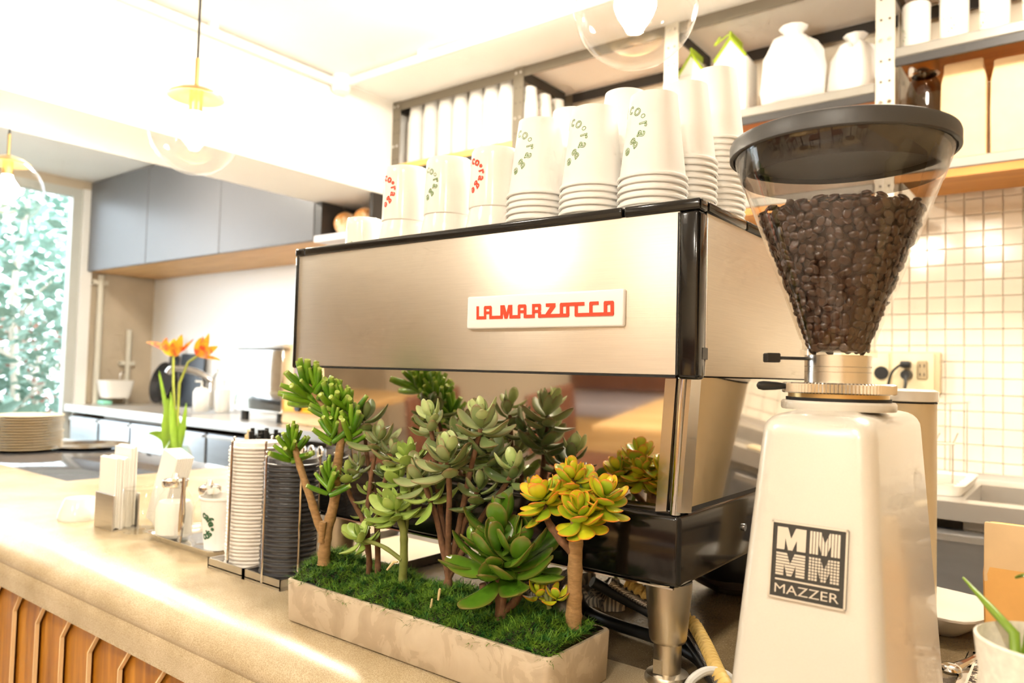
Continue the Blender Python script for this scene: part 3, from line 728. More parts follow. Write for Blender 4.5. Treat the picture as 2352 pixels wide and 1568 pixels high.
def rosette(plant, c, ax, ls, n, t0, t1, s0, s1, depth, turn=None, opp=False):
    c = Vector(c); ax = Vector(ax).normalized(); rx = ax.orthogonal().normalized(); ry = ax.cross(rx); turn = random.random()*6 if turn is None else turn
    off = root(plant).location
    for i in range(n):
        t = i/max(1,n-1); a = turn + (2.39996*i if not opp else pi*(i%2) + (i//2)*pi/2*1.06)
        a += random.uniform(-.3,.3); ti = rad(t0+(t1-t0)*t**.8 + random.uniform(-15,15)); s_ = (s0+(s1-s0)*min(1,t*1.5))*random.uniform(.85,1.15)
        r = rx*math.cos(a)+ry*math.sin(a); d = ax*math.cos(ti)+r*math.sin(ti); nn = ax*math.sin(ti)-r*math.cos(ti); xx = nn.cross(d)
        m = Matrix((xx,nn,d)).transposed().to_4x4(); m.translation = c - ax*depth*t + d*.0015 - off
        o = link('leaf', random.choice(ls), None, plant); o.matrix_basis = m @ Matrix.Diagonal((s_,s_,s_,1))
def stem(plant, pts, r0, r1, m, name='stem'):
    pts = [Vector(p) for p in pts]; out = []; K = 5
    for i in range(len(pts)-1):
        p0 = pts[max(i-1,0)]; p1 = pts[i]; p2 = pts[i+1]; p3 = pts[min(i+2,len(pts)-1)]
        for k in range(K):
            t = k/K; out.append(.5*((2*p1)+(p2-p0)*t+(2*p0-5*p1+4*p2-p3)*t*t+(3*p1-p0-3*p2+p3)*t**3))
    out.append(pts[-1]); n = len(out)
    rs = [(r0+(r1-r0)*i/(n-1))*(1.10 if i%4==0 else .96+.05*random.random()) for i in range(n)]
    return build(name, MB().tube(out, rs, 10), m, plant, 60)
def A(px, py, y): return at(px, py, 1, y-.012)
BARK = pm('tan_bark', lin(150,116,72), .75, var=.22, scale=120, stretch=(1,1,2.5), bump=.5, bscale=160)
BARK2 = pm('brown_bark', lin(112,78,52), .8, var=.25, scale=140, bump=.5, bscale=170)
GSTEM = pm('green_stem', lin(122,130,62), .6, var=.2, scale=90)
G_TUBE = leaf_mat('finger_jade_leaf', lin(66,116,16), lin(112,156,30), lin(160,180,80))
G_LIME = leaf_mat('lime_leaf', lin(134,164,70), lin(170,192,104), lin(150,170,80))
G_GREY = leaf_mat('grey_green_leaf', lin(118,138,84), lin(152,164,112), lin(140,108,80), .36)
G_DARK = leaf_mat('dark_olive_leaf', lin(78,102,54), lin(114,132,78), lin(112,92,64), .33)
G_JADE = leaf_mat('jade_leaf', lin(62,106,20), lin(92,130,34), lin(120,100,52), .22)
G_GOLD = leaf_mat('golden_jade_leaf', lin(222,206,38), lin(152,180,40), lin(226,112,46), .25)
LS_T = leafset('tube', .040, .0047, .0047, G_TUBE)
LS_L = leafset('spoon', .036, .0095, .0028, G_LIME); LS_G = leafset('spoon', .040, .0100, .0036, G_GREY); LS_D = leafset('spoon', .039, .0100, .0035, G_DARK); G_PALE = leaf_mat('pale_heart_leaf', lin(164,188,116), lin(190,206,144), lin(170,170,120), .35); LS_P = leafset('spoon', .027, .0078, .0028, G_PALE)
LS_J = leafset('jade', .060, .0150, .0046, G_JADE); LS_Y = leafset('jade', .031, .0102, .0030, G_GOLD)

def plant(name, label, base): return thing(name, label, 'succulent', base, 0, 'succulents in the planter')
# finger jade with a forked tan trunk at the planter's far end
b0 = A(745,1262,-.078); p = plant('finger_jade', 'succulent with finger-like tubular leaves and a forked tan trunk', b0)
stem(p, [b0-Vector((0,0,.02)), b0, A(752,1215,-.076), A(768,1150,-.072), A(775,1070,-.07), A(784,985,-.068), A(760,945,-.068)], .0088, .0050, BARK, 'trunk')
stem(p, [A(745,1235,-.077), A(728,1190,-.082), A(712,1140,-.088), A(692,1080,-.092), A(682,1045,-.092), A(676,1018,-.092)], .0062, .0042, BARK, 'branch')
stem(p, [A(765,960,-.068), A(738,925,-.072), A(708,884,-.076)], .0045, .0036, BARK, 'branch')
stem(p, [A(780,1000,-.068), A(800,990,-.062)], .004, .003, BARK, 'branch')
stem(p, [A(772,1105,-.075), A(757,1090,-.09)], .0035, .003, BARK, 'branch')
stem(p, [b0+Vector((.001,-.006,.012)), A(742,1198,-.086)], .005, .0048, BARK, 'pruned_stub')
for px, py, y, n, s_ in ((672,1000,-.093,16,.74),(702,868,-.077,17,1.0),(728,872,-.07,11,.95),(768,905,-.065,15,.85),(792,905,-.058,12,.8),(808,965,-.06,10,.8),(755,1075,-.09,9,.66),(764,958,-.078,10,.75)):
    rosette(p, A(px,py+16,y), (random.uniform(-.25,.2),random.uniform(-.3,.1),1), LS_T, int(n*1.35), 4, 70, .9*s_, 1.08*s_, .028)
# grey-green rosettes on thin brown stems
b0 = A(848,1283,-.05); p = plant('rosette_succulent', 'tall thin-stemmed succulent with dusty grey-green rosettes beside the finger jade', b0)
b1 = A(868,1288,-.046)
for pts in ([b0,A(835,1200,-.052),A(805,1140,-.058),A(795,1098,-.062)],[b0,A(843,1190,-.05),A(852,1100,-.05),A(866,1020,-.05)],[b1,A(868,1200,-.045),A(880,1120,-.045),A(902,1048,-.042)],[b1,A(862,1150,-.04),A(845,1060,-.035),A(836,975,-.032)],[b0,A(838,1230,-.055),A(850,1195,-.058)]):
    stem(p, [pts[0]-Vector((0,0,.02))]+pts, .0042, .0026, BARK2)
for px, py, y, ls, n, s_ in ((795,1085,-.062,LS_L,13,.80),(868,1005,-.05,LS_G,16,.92),(905,1035,-.042,LS_G,14,.85),(836,955,-.032,LS_D,12,.95),(852,1185,-.058,LS_L,9,.62),(845,1125,-.046,LS_L,10,.62),(820,1065,-.05,LS_G,10,.7),(880,1085,-.04,LS_D,9,.7),(888,1128,-.046,LS_L,10,.6),(832,1165,-.05,LS_L,8,.5),(940,1118,-.036,LS_L,11,.8)):
    rosette(p, A(px,py,y), (random.uniform(-.25,.25),random.uniform(-.45,-.05),1), ls, round(n*.8), 10, 98, .5*s_, s_, .016)
# lime rosettes on a stout green stem
b0 = A(925,1325,-.055); p = plant('rosette_succulent', 'bright lime rosette succulent on a stout green stem in mid planter', b0)
stem(p, [b0-Vector((0,0,.02)), b0, A(928,1260,-.057), A(925,1210,-.06), A(908,1172,-.062)], .0062, .0042, GSTEM)
stem(p, [A(922,1285,-.06), A(880,1255,-.07), A(835,1240,-.078)], .003, .0026, GSTEM, 'branch')
stem(p, [A(928,1240,-.056), A(940,1150,-.05), A(938,1062,-.05)], .0036, .0028, GSTEM, 'branch')
for px, py, y, n, s_, ax in ((905,1165,-.064,17,1.12,(-.1,-.55,1)),(822,1232,-.08,13,.95,(-.3,-.5,1)),(935,1048,-.05,14,1.0,(0,-.4,1)),(915,1095,-.045,9,.9,(-.2,-.3,1))):
    rosette(p, A(px,py,y), ax, LS_L, n, 12, 104, .5*s_, s_, .012)
# purple-grey rosettes on several branching stems
b0 = A(1030,1328,-.032); p = plant('rosette_succulent', 'branching succulent with purple-grey rosettes standing in the planter centre', b0)
for pts in ([b0,A(1005,1200,-.04),A(985,1140,-.05),A(968,1092,-.056)],[b0,A(1030,1230,-.045),A(1032,1130,-.058),A(1028,1060,-.062)],[b0,A(1060,1180,-.036),A(1085,1060,-.034),A(1104,985,-.032)],[b0,A(1010,1160,-.03),A(1000,1050,-.036),A(990,985,-.042)],[b0,A(1060,1220,-.03),A(1085,1160,-.036),A(1098,1122,-.04)],[b0,A(1100,1200,-.02),A(1150,1130,-.02),A(1172,1095,-.024)]):
    stem(p, [pts[0]-Vector((0,0,.02))]+pts, .0048, .0030, BARK2)
for px, py, y, ls, n, s_ in ((965,1082,-.057,LS_G,15,1.0),(1028,1045,-.064,LS_G,20,1.12),(1105,968,-.032,LS_G,20,1.12),(988,970,-.042,LS_G,16,.95),(1100,1112,-.042,LS_D,14,.9),(1175,1085,-.024,LS_D,14,.95),(1060,1000,-.03,LS_D,14,.95),(1120,1030,-.016,LS_D,16,1.05),(1000,1105,-.03,LS_D,10,.9)):
    rosette(p, A(px,py,y), (random.uniform(-.2,.2),random.uniform(-.4,0),1), ls, round(n*.75), 8, 100, .5*s_, s_, .022)
for px, py, y in ((1030,1030,-.066),(1106,948,-.034),(990,955,-.044),(1176,1070,-.026)):   # paler heart of each rosette
    rosette(p, A(px,py,y), (0,-.25,1), LS_P, 6, 10, 62, .7, 1.0, .006)
rosette(p, A(985,1145,-.055), (-.2,-.6,.8), LS_L, 6, 70, 110, .8, .95, .01)
# big green jade
b0 = A(1150,1408,-.064); p = plant('jade_plant', 'broad-leaved green jade plant with large paddle leaves at the planter front', b0)
stem(p, [b0-Vector((0,0,.02)), b0, A(1150,1350,-.064), A(1146,1290,-.064)], .0075, .0055, BARK2, 'trunk')
stem(p, [b0, A(1190,1370,-.05), A(1195,1300,-.05)], .005, .004, BARK2, 'branch')
stem(p, [A(1120,1385,-.06), A(1108,1340,-.066)], .006, .004, BARK2, 'branch')
for px, py, y, n, s_, ax in ((1140,1262,-.070,20,1.0,(-.05,-.35,1)),(1195,1250,-.050,14,.95,(.3,-.1,1)),(1100,1268,-.06,10,.92,(-.5,-.25,1)),(1155,1190,-.045,10,.85,(.1,0,1))):
    rosette(p, A(px,py,y), ax, LS_J, n, 8, 92, .6*s_, 1.0*s_, .036)
# golden jade
b0 = A(1318,1402,-.034); p = plant('golden_jade', 'golden yellow jade with red-edged leaves on a thick ringed trunk', b0)
stem(p, [b0-Vector((0,0,.02)), b0, A(1320,1340,-.036), A(1322,1260,-.04), A(1326,1200,-.042), A(1328,1180,-.042)], .0096, .0068, BARK, 'trunk')
stem(p, [A(1312,1265,-.042), A(1285,1235,-.048), A(1258,1195,-.05), A(1248,1150,-.05)], .0050, .0036, BARK2, 'branch')
stem(p, [A(1330,1215,-.04), A(1368,1170,-.03), A(1385,1145,-.028)], .0045, .0035, BARK2, 'branch')
stem(p, [A(1325,1195,-.04), A(1318,1130,-.035), A(1316,1095,-.034)], .0045, .0035, BARK2, 'branch')
for px, py, y, n, s_, ax in ((1242,1128,-.052,22,1.05,(-.25,-.35,1)),(1316,1088,-.036,18,.95,(0,-.15,1)),(1330,1170,-.052,22,1.05,(.05,-.5,1)),(1392,1130,-.030,18,.95,(.3,-.2,1)),(1352,1115,-.018,14,.9,(.1,.2,1)),(1290,1120,-.02,12,.85,(-.1,.3,1))):
    rosette(p, A(px,py,y), ax, LS_Y, n+5, 10, 112, .6*s_, 1.0*s_, .020)
# small golden sprout
b0 = A(1262,1385,-.045); p = plant('golden_jade', 'tiny golden sprout low in the moss beside the ringed trunk', b0)
stem(p, [b0-Vector((0,0,.006)), A(1252,1365,-.046), A(1238,1358,-.048)], .0028, .0018, GSTEM); stem(p, [b0, A(1270,1362,-.044), A(1278,1362,-.042)], .0026, .0018, GSTEM)
for px, py, y in ((1235,1362,-.048),(1280,1370,-.044)): rosette(p, A(px,py,y), (.1,-.2,1), LS_Y, 7, 12, 90, .45, .62, .006)
# ================================================================ pendant lamps (they light the bar)
BULBM = emitter('bulb_glow', WARM, BULB)
CORD = pm('black_cord', (.02,.018,.015,1), .5)
def pendant(c, R, label):
    t = thing('pendant_lamp', label, 'pendant lamp', c, 0, 'glass globe pendants over the bar')
    c = Vector(c); zc = c.z + R*.86
    build('globe', MB().sphere(c, R, 48, 24), GLASS, t, 80)
    build('brass_cap', MB().lathe([(0,R*1.08),(R*.12,R*1.06),(R*.40,R*.96),(R*.60,R*.84),(R*.62,R*.79),(R*.58,R*.80),(R*.38,R*.90),(0,R*.98)], 40, c), BRASS, t)
    build('rod', MB().cyl((c.x,c.y,c.z+R*1.05), (c.x,c.y,c.z+R*1.72), .006, n=10), BRASS, t)
    build('cord', MB().cyl((c.x,c.y,c.z+R*1.72), (c.x,c.y,CZ-.02), .0035, n=8), CORD, t)
    build('ceiling_rose', MB().cyl((c.x,c.y,CZ-.02), (c.x,c.y,CZ), .045, n=24), BRASS, t)
    build('socket', MB().cyl((c.x,c.y,c.z+R*.45), (c.x,c.y,c.z+R*.95), R*.15, n=16), BRASS, t)
    build('bulb', MB().lathe([(0,R*.47),(R*.13,R*.46),(R*.16,R*.36),(R*.33,R*.10),(R*.34,-.02*R),(R*.28,-R*.18),(R*.15,-R*.28),(0,-R*.31)], 20, c), BULBM, t, 60)
pendant(C1 := tuple(CAM + to_world(_v(447,302)/_v(447,302).z)*2.02), .117, 'glass globe pendant hanging alone over the left of the bar')
pendant(tuple(CAM + to_world(_v(15,436)/_v(15,436).z)*2.95), .130, 'glass globe pendant farthest left near the window')
pendant(tuple(CAM + to_world(_v(1459,12)/_v(1459,12).z)*1.36), .113, 'large glass globe pendant at the top centre above the cups')
DOWNM = emitter('downlight_glow', (1.0,.91,.77), DOWN)
def downlight(x, y, label, r=.12):  # assumed lamps, added to brighten room and aisle; window-end one follows the pier shadow
    t = thing('ceiling_light', label, 'ceiling light', (x,y,CZ-.02), 0, 'round ceiling lights')
    build('rim', MB().lathe([(r,CZ-.001),(r+.015,CZ-.001),(r+.015,CZ-.02),(r,CZ-.02)], 32, (x,y,0)), WALL, t)
    build('diffuser', MB().lathe([(r*.98,CZ-.02),(r*.92,CZ-.045),(r*.7,CZ-.062),(r*.35,CZ-.07),(0,CZ-.072)], 32, (x,y,0)), DOWNM, t, 60)  # dome shape chosen so the lamp also brightens the ceiling
for x, y, lab in ((-1.2,-1.5,'added round ceiling light over the customer side left'),(.4,-1.7,'added round ceiling light behind the viewer'),
                  (-.4,-3.0,'added round ceiling light over the rear tables'),(1.3,-3.1,'added round ceiling light in the rear corner'),(.4,.95,'added round ceiling light over the staff aisle by the sink'),(-1.2,.95,'added round ceiling light over the staff aisle by the shelves'),(-3.4,.8,'round ceiling light near the window end')):
    downlight(x, y, lab)

# ================================================================ things on the bar, left of the machine
PLATE = pm('cream_stoneware', lin(214,192,152), .3)
pp = MB().lathe([(0,.002),(.06,.001),(.070,.002),(.100,.0085),(.122,.0112),(.125,.0125),(.124,.0142),(.118,.0142),(.075,.0065),(0,.006)], 40)
pme = pp.mesh('plate', 50); pme.materials.append(PLATE)
pc = at(58,1028,2,.01)
for k in range(13):
    o = link('plate', pme, None); o.location = (pc.x+random.uniform(-.002,.002), pc.y+random.uniform(-.002,.002), .0005+k*.0102); o.rotation_euler = (0,0,k)
    tag(o, 'cream plate on top of the stack at the left of the bar' if k == 12 else 'cream plate within the stack at the left of the bar', 'plate', 'stack of cream plates')
q = at(205,1022,2,.01)
t = thing('serving_tray', 'round silver serving tray lying beside the plate stack', 'tray', (q.x,q.y,.0), 0)
build('dish', MB().lathe([(0,.004),(.11,.004),(.135,.012),(.15,.013),(.15,.016),(.134,.0155),(.11,.008),(0,.008)], 44, q-Vector((0,0,.01))), CHROME, t)
for k in range(3): build('foot', MB().cyl((q.x+.09*math.cos(k*2.1),q.y+.09*math.sin(k*2.1),0), (q.x+.09*math.cos(k*2.1),q.y+.09*math.sin(k*2.1),.006), .008, n=10), BLACKP, t)
# tulips
q = at(405,1075,2,0)
vs_ = thing('flower_vase', 'small clear glass bottle vase holding tulips', 'vase', (q.x,q.y,0))
build('glass', MB().lathe([(0,.004),(.040,.003),(.046,.010),(.048,.045),(.036,.072),(.027,.085),(.026,.105),(.033,.110),(.034,.113),(.031,.114)], 32, q), GLASS, vs_)
build('water', MB().lathe([(0,.008),(.044,.010),(.046,.045),(.034,.071),(0,.071)], 28, q), thin_glass('water', (.86,.93,.80), ior=1.33), vs_)
TGREEN = pm('tulip_leaf', lin(136,176,52), .45, var=.2, scale=12, stretch=(8,8,1)); TSTEM = pm('tulip_stem', lin(160,172,70), .5)
TPET = pm('tulip_petal', lin(250,176,44), .45, col2=lin(232,84,40), scale=28, contrast=(.46,.60))
def blade(p0, p1, p2, w, steps=9):
    """arched leaf or petal with its own thickness, along a quadratic curve"""
    p0, p1, p2 = Vector(p0), Vector(p1), Vector(p2); g = MB(); vs = []; fs = []
    for i in range(steps+1):
        t = i/steps; c = p0*(1-t)**2 + p1*2*t*(1-t) + p2*t*t; d = ((p1-p0)*(1-t)+(p2-p1)*t).normalized()
        sd = d.cross(to_world(Vector((0,0,1)))).normalized(); nn = d.cross(sd)
        ww = w*(math.sin(pi*min(.985,.08+.9*t**.9)))**.8; k = .35*ww
        vs += [c-sd*ww+nn*k, c-sd*ww*.5+nn*k*.1, c-nn*.0008, c+sd*ww*.5+nn*k*.1, c+sd*ww+nn*k, c+nn*.0012]
    for i in range(steps): fs += [(i*6+j, i*6+(j+1)%6, (i+1)*6+(j+1)%6, (i+1)*6+j) for j in range(6)]
    return g.add(vs, fs)
y0 = q.y
def T(px, py, dy=0): return at(px, py, 1, y0+dy)
def tulip(label, stem_px, head, petals, leaves):
    t = thing('tulip', label, 'tulip', T(*stem_px[0]))
    build('stem', MB().tube([T(*s_) for s_ in stem_px], .0042, 10), TSTEM, t)
    for a, b, c_, w in petals: build('petal', blade(T(*a), T(*b), T(*c_), w), TPET, t, 60)
    for a, b, c_, w in leaves: build('leaf', blade(T(*a), T(*b), T(*c_), w), TGREEN, t, 60)
tulip('open orange tulip on the straight upright stem', [(402,1062),(402,960),(398,880),(398,812)], None,
      [((400,815,0),(375,800,-.01),(383,776,-.01),.016),((400,815),(412,800,-.012),(418,768,-.012),.017),((398,815),(378,790),(336,786),.011),((399,814),(396,795,.015),(402,778,.015),.016),((402,814),(425,800,.005),(445,778,.005),.006),((398,815),(398,795,-.02),(403,782,-.02),.012)],
      [((392,1052),(382,1000,-.02),(386,915,-.02),.020),((398,1050),(388,960,-.015),(366,852,-.01),.009),((404,1050,-.01),(398,980,-.015),(392,900,-.015),.011)])
tulip('second tulip leaning to the right on a bent stem', [(408,1062),(408,960),(412,880),(432,832),(458,814)], None,
      [((456,818),(455,795,-.012),(462,775,-.012),.014),((458,818),(472,800,-.015),(480,766,-.012),.014),((460,817),(482,805,-.01),(501,795,-.005),.013),((456,818),(470,808,.01),(466,772,.012),.013),((462,820),(490,818),(508,828),.006)],
      [((405,1048),(422,1000,.01),(428,925,.01),.011),((400,1050),(392,990,-.01),(340,995,-.03),.016),((408,1050),(414,1000,.0),(405,940,.0),.014),((396,1050),(380,900,.01),(364,858,.01),.007)])
# napkin holder and napkins
q = at(240,1213,2,0)
NAP = pm('napkin', (.82,.80,.75,1), .8)
t = thing('napkin_holder', 'small brushed steel napkin holder on the bar', 'napkin holder', (q.x,q.y,0))
fx, fy = -1.288, -.032
build('front_plate', MB().rbox((fx,fy,.037), (.082,.003,.074), .001, 1), STEEL2, t); build('back_plate', MB().rbox((fx,fy+.052,.037), (.082,.003,.074), .001, 1), STEEL2, t); build('base_plate', MB().span(fx-.041,fx+.041,fy,fy+.052,0,.003), STEEL2, t, None)
for k in range(12):
    o = solid('paper_napkin', MB().rbox((fx+random.uniform(-.001,.001), fy+.005+k*.0036, .076+.002*math.sin(k*1.3)+(.012 if k > 7 else 0)), (.074,.0030,.145+(.02 if k > 7 else 0)), .0012, 1), NAP, 'folded white paper napkin standing in the steel holder', 'napkin', (fx,fy+.005+k*.0036,.004), 'napkins in the steel holder')
# drinking glass with a sheaf of paper straws leaning out
q = at(318,1222,2,0)
t = thing('drinking_glass', 'clear square-sided glass beside the napkin holder', 'glass', (q.x,q.y,0))
build('wall', MB().lathe([(0,.010),(.026,.009),(.0275,.012),(.030,.088),(.0315,.090),(.0325,.088),(.030,.004),(.028,.001),(0,.001)], 24, q), GLASS, t)
build('rim', MB().lathe([(.0318,.088),(.0325,.0895),(.0318,.091),(.0311,.0895),(.0318,.088)], 24, q), GLASS, t)
q = at(362,1212,2,0) + Vector((0,.012,0))
sl = Matrix.Rotation(rad(16),3,'Y') @ Matrix.Rotation(rad(-4),3,'X')
for k in range(9):
    o = solid('menu_card', MB().rbox(Vector((q.x+.018+k*.0001, q.y-.016+k*.0042, .085+.0006)), (.060,.0034,.155), .0012, 1, sl), NAP, 'white card in the sheaf leaning behind the glass', 'card', (q.x+k*.0001,q.y-.016+k*.0042,.004), 'white cards leaning behind the glass')
# white bowl upside down at the far left
q = at(183,1190,2,0)
o = solid('small_bowl', MB().lathe([(0,.043),(.020,.043),(.021,.046),(.030,.046),(.033,.040),(.042,.016),(.0445,.003),(.0435,0),(.041,.002),(.030,.038),(0,.040)], 32, q), WHITEC, 'small white bowl upside down left of the napkins', 'bowl', (q.x,q.y,0))
# steel tray with sugar jars and a printed cup
tx0, tx1, ty0, ty1 = -1.150, -.905, -.016, .115
t = thing('steel_tray', 'low rectangular steel tray holding jars and a paper cup', 'tray', ((tx0+tx1)/2,(ty0+ty1)/2,0))
build('pan', loft([(rrect(tx0+.006,tx1-.006,ty0+.006,ty1-.006,.012,3),.001),(rrect(tx0,tx1,ty0,ty1,.014,3),.013),(rrect(tx0-.003,tx1+.003,ty0-.003,ty1+.003,.016,3),.014),(rrect(tx0-.003,tx1+.003,ty0-.003,ty1+.003,.016,3),.0125),(rrect(tx0+.001,tx1-.001,ty0+.001,ty1-.001,.014,3),.011),(rrect(tx0+.007,tx1-.007,ty0+.007,ty1-.007,.012,3),.003)]), CHROME, t, 40)
def jar(q, r, h, label, fill):
    t = thing('sugar_jar', label, 'jar', (q.x,q.y,q.z), 0)
    build('glass', MB().lathe([(0,.003),(r*.8,.002),(r,.010),(r*1.02,h*.5),(r*.9,h*.68),(r*.62,h*.80),(r*.60,h*.9)], 28, q), GLASS, t)
    if fill: build('sugar', MB().lathe([(0,.005),(r*.76,.005),(r*.94,.012),(r*.96,h*.5),(r*.80,h*.62),(0,h*.66)], 24, q), pm('sugar', (.85,.83,.78,1), .8), t)
    lid = build('lid', MB().lathe([(r*.66,h*.86),(r*.70,h*.88),(r*.70,h*.97),(r*.5,h),(0,h*1.01)], 24, q), CHROME, t)
    build('spout', MB().tube([q+Vector((0,0,h)), q+Vector((.012,-.008,h*1.06)), q+Vector((.026,-.018,h*1.0))], [.007,.006,.004], 10), CHROME, lid)
jq = at(398,1235,2,.004); jar(Vector((jq.x,jq.y,.0035)), .036, .118, 'round glass sugar jar filled with white sugar and a steel spout', True)
jq2 = at(440,1252,2,.004) + Vector((.004,.03,0)); jar(Vector((jq2.x,jq2.y,.0035)), .030, .112, 'smaller cut glass syrup jar with steel flip top behind the cup', False)
t = thing('sugar_tongs', 'shiny steel tongs standing in the steel tray', 'tongs', (jq.x+.045,jq.y-.012,.0035))
for s_ in (-1,1): build('arm', MB().tube([(jq.x+.045+s_*.002,jq.y-.012,.0035),(jq.x+.047+s_*.005,jq.y-.010,.06),(jq.x+.048,jq.y-.010,.128)], [.003,.0035,.003], 8), CHROME, t)
cq = at(494,1262,2,.004); cq.z = .0035; cq.y += .018; cq.x -= .012
o = link('paper_cup', MB().lathe([(0,.004),(.0275,.004),(.028,0),(.029,0),(.0295,.004),(.0395,.092),(.0415,.093),(.0422,.095),(.0415,.0972),(.040,.0972),(.039,.094),(.028,.006),(0,.006)], 40).mesh('paper_cup', 40), PAPERM); o.location = cq
tag(o, 'white paper cup with dark green lettering standing on the steel tray', 'paper cup')
link('printed_logo', curved_logo([('c',75),('a',52),('f',34),('e',14),('\u2022',-12),('s',-40),('p',-62),('o',-84)], .022, .021, lambda z: .029+.0115*z/.095, logo_az(cq,26), .045, thick=.0008).mesh('printed_logo', None), DGREENINK, o)
t = thing('wooden_stirrer', 'pale wooden stirrer leaning in the printed paper cup', 'stirrer', cq+Vector((0,0,.006)))
build('stick', MB().tube([cq+Vector((-.01,0,.008)), cq+Vector((.034,.01,.15))], .003, 6), pm('birch', lin(232,206,160), .6), t); build('tip', MB().sphere(cq+Vector((.034,.01,.15)), .0034, 8, 6), pm('birch_tip', lin(232,206,160), .6), t)
# condiment caddy behind: steel bin with straws
q = Vector((-1.02,.235,0))
t = thing('cutlery_caddy', 'steel box caddy holding cutlery behind the jars', 'caddy', q)
SB = MB()
for x0,x1,ya,yb in ((-.07,.13,0,.004),(-.07,.13,.096,.10),(-.07,-.066,0,.10),(.126,.13,0,.10)): SB.span(q.x+x0,q.x+x1,q.y+ya,q.y+yb,0,.125)
SB.span(q.x-.07,q.x+.13,q.y,q.y+.10,0,.003); build('box', SB, STEEL2, t, None)
build('rim', MB().tube([(q.x-.07,q.y,.127),(q.x+.13,q.y,.127),(q.x+.13,q.y+.10,.127),(q.x-.07,q.y+.10,.127),(q.x-.07,q.y,.127)], .0045, 8), CHROME, t)
for k in range(5):
    o = solid('teaspoon', MB().tube([(q.x-.045+.03*k,q.y+.05,.006),(q.x-.04+.03*k,q.y+.046,.09),(q.x-.036+.03*k,q.y+.03,.158)], [.0022,.0022,.003], 8).sphere((q.x-.035+.03*k,q.y+.028,.166), .011, 12, 8, (1,.35,1.3)), CHROME, 'steel teaspoon standing in the box caddy', 'spoon', (q.x-.045+.03*k,q.y+.05,.006), 'teaspoons in the caddy')
# wire racks with lids
def lid_prof(r):
    return [(0,.0075),(r*.55,.0075),(r*.66,.0075),(r*.70,.0105),(r*.86,.0105),(r*.90,.004),(r*.97,.0035),(r,.0025),(r*.995,.0005),(r*.95,0),(r*.88,.0015),(r*.84,.0075),(r*.70,.0075),(r*.64,.0045),(0,.0045)]
def lid_rack(x0, x1, y0, y1, r, n, sp, m, lab_rack, lab_lid, grp, stackc, tilt=0.):
    t = thing('lid_rack', lab_rack, 'rack', ((x0+x1)/2,(y0+y1)/2,0), 0, 'steel lid racks')
    B = MB()
    for a in ((x0,x1,y0,y0+.003),(x0,x1,y1-.003,y1),(x0,x0+.003,y0,y1),(x1-.003,x1,y0,y1)): B.span(*a, 0, .017)
    B.span(x0,x1,y0,y1,.004,.006); build('base', B, STEEL2, t, None)
    H = .006+n*sp+.008
    for k, (dx, dy) in enumerate(((-1.03,-.25),(.1,-1.04),(1.0,-.35),(1.02,.35),(-.5,.92))):
        px_, py_ = stackc[0]+dx*(r+.003), stackc[1]+dy*(r+.003)
        rd = build('rod', MB().cyl((px_,py_,.005), (px_,py_,H), .0021, n=10), CHROME, t)
        build('rod_tip', MB().sphere((px_,py_,H), .0028, 10, 6), CHROME, rd)
    me = MB().lathe(lid_prof(r), 44).mesh('cup_lid', 30); me.materials.append(m)
    for k in range(n):
        o = link('cup_lid', me, None); dx = .0 if not tilt else tilt*math.sin(k*.11)*.004
        o.location = (stackc[0]+random.uniform(-.0007,.0007)+dx, stackc[1]+random.uniform(-.0007,.0007), .0066+k*sp); o.rotation_euler = (random.uniform(-.01,.01),random.uniform(-.01,.01),random.random()*6)
        tag(o, lab_lid + (' on top of the rack' if k == n-1 else ' in the rack'), 'cup lid', grp)
lid_rack(-.862,-.757,-.048,.078, .0475, 33, .0062, LIDW, 'steel rod rack holding the tall stack of white lids', 'flat white cup lid', 'white cup lids in the rack', (-.822,.014))
lid_rack(-.754,-.655,-.048,.060, .0470, 24, .0079, LIDB, 'steel rod rack holding the stack of black lids', 'flat black cup lid', 'black cup lids in the rack', (-.7075,.003), 1.)
# paper cups and black straws further back beside the machine
for k in range(6):
    o = link('paper_cup', cup_me, None); o.location = (-.80+.0,.17,.004+k*.0087); o.rotation_euler = (0,0,0)
    tag(o, 'white paper cup nested in the stack behind the black lids' if k < 5 else 'white paper cup with green print on the stack behind the black lids', 'paper cup', 'paper cups behind the black lids')
    if k == 5: link('printed_logo', curved_logo([('g',95),('r',70),('e',48),('n',24),('o',0)], .02, .016, lambda z: .0415-.0125*z/.108, logo_az((-.8,.17),60), .06).mesh('printed_logo', None), GREENINK, o)
t = thing('straw_cup', 'steel cup of black straws behind the white lids', 'straw holder', (-1.02,.165,0))
build('cup', MB().lathe([(0,.003),(.032,.003),(.034,0),(.036,.004),(.040,.12),(.041,.122),(.039,.121),(.034,.006),(0,.006)], 24, (-1.02,.165,0)), STEEL2, t)
for k in range(16):
    a = k*2.4; r = .028*math.sqrt((k+.5)/16)
    solid('drinking_straw', MB().cyl((-1.02+r*.7*math.cos(a),.165+r*.7*math.sin(a),.006), (-1.02+r*1.2*math.cos(a),.165+r*1.2*math.sin(a),.210+.008*math.sin(k*1.7)), .0042, n=8), BLACKP, 'black drinking straw standing in the steel cup', 'straw', (-1.02,.165,.006), 'black straws in the steel cup')
for k in range(3):
    solid('wooden_stirrer', MB().cyl((-1.088+.006*k,.150,.004), (-1.075+.008*k,.150,.19+.012*k), .0032, n=6), pm('birch_stick', lin(232,206,160), .6), 'pale wooden stick leaning on the straw cup', 'stirrer', (-1.088+.006*k,.150,.004), 'wooden sticks by the straw cup')
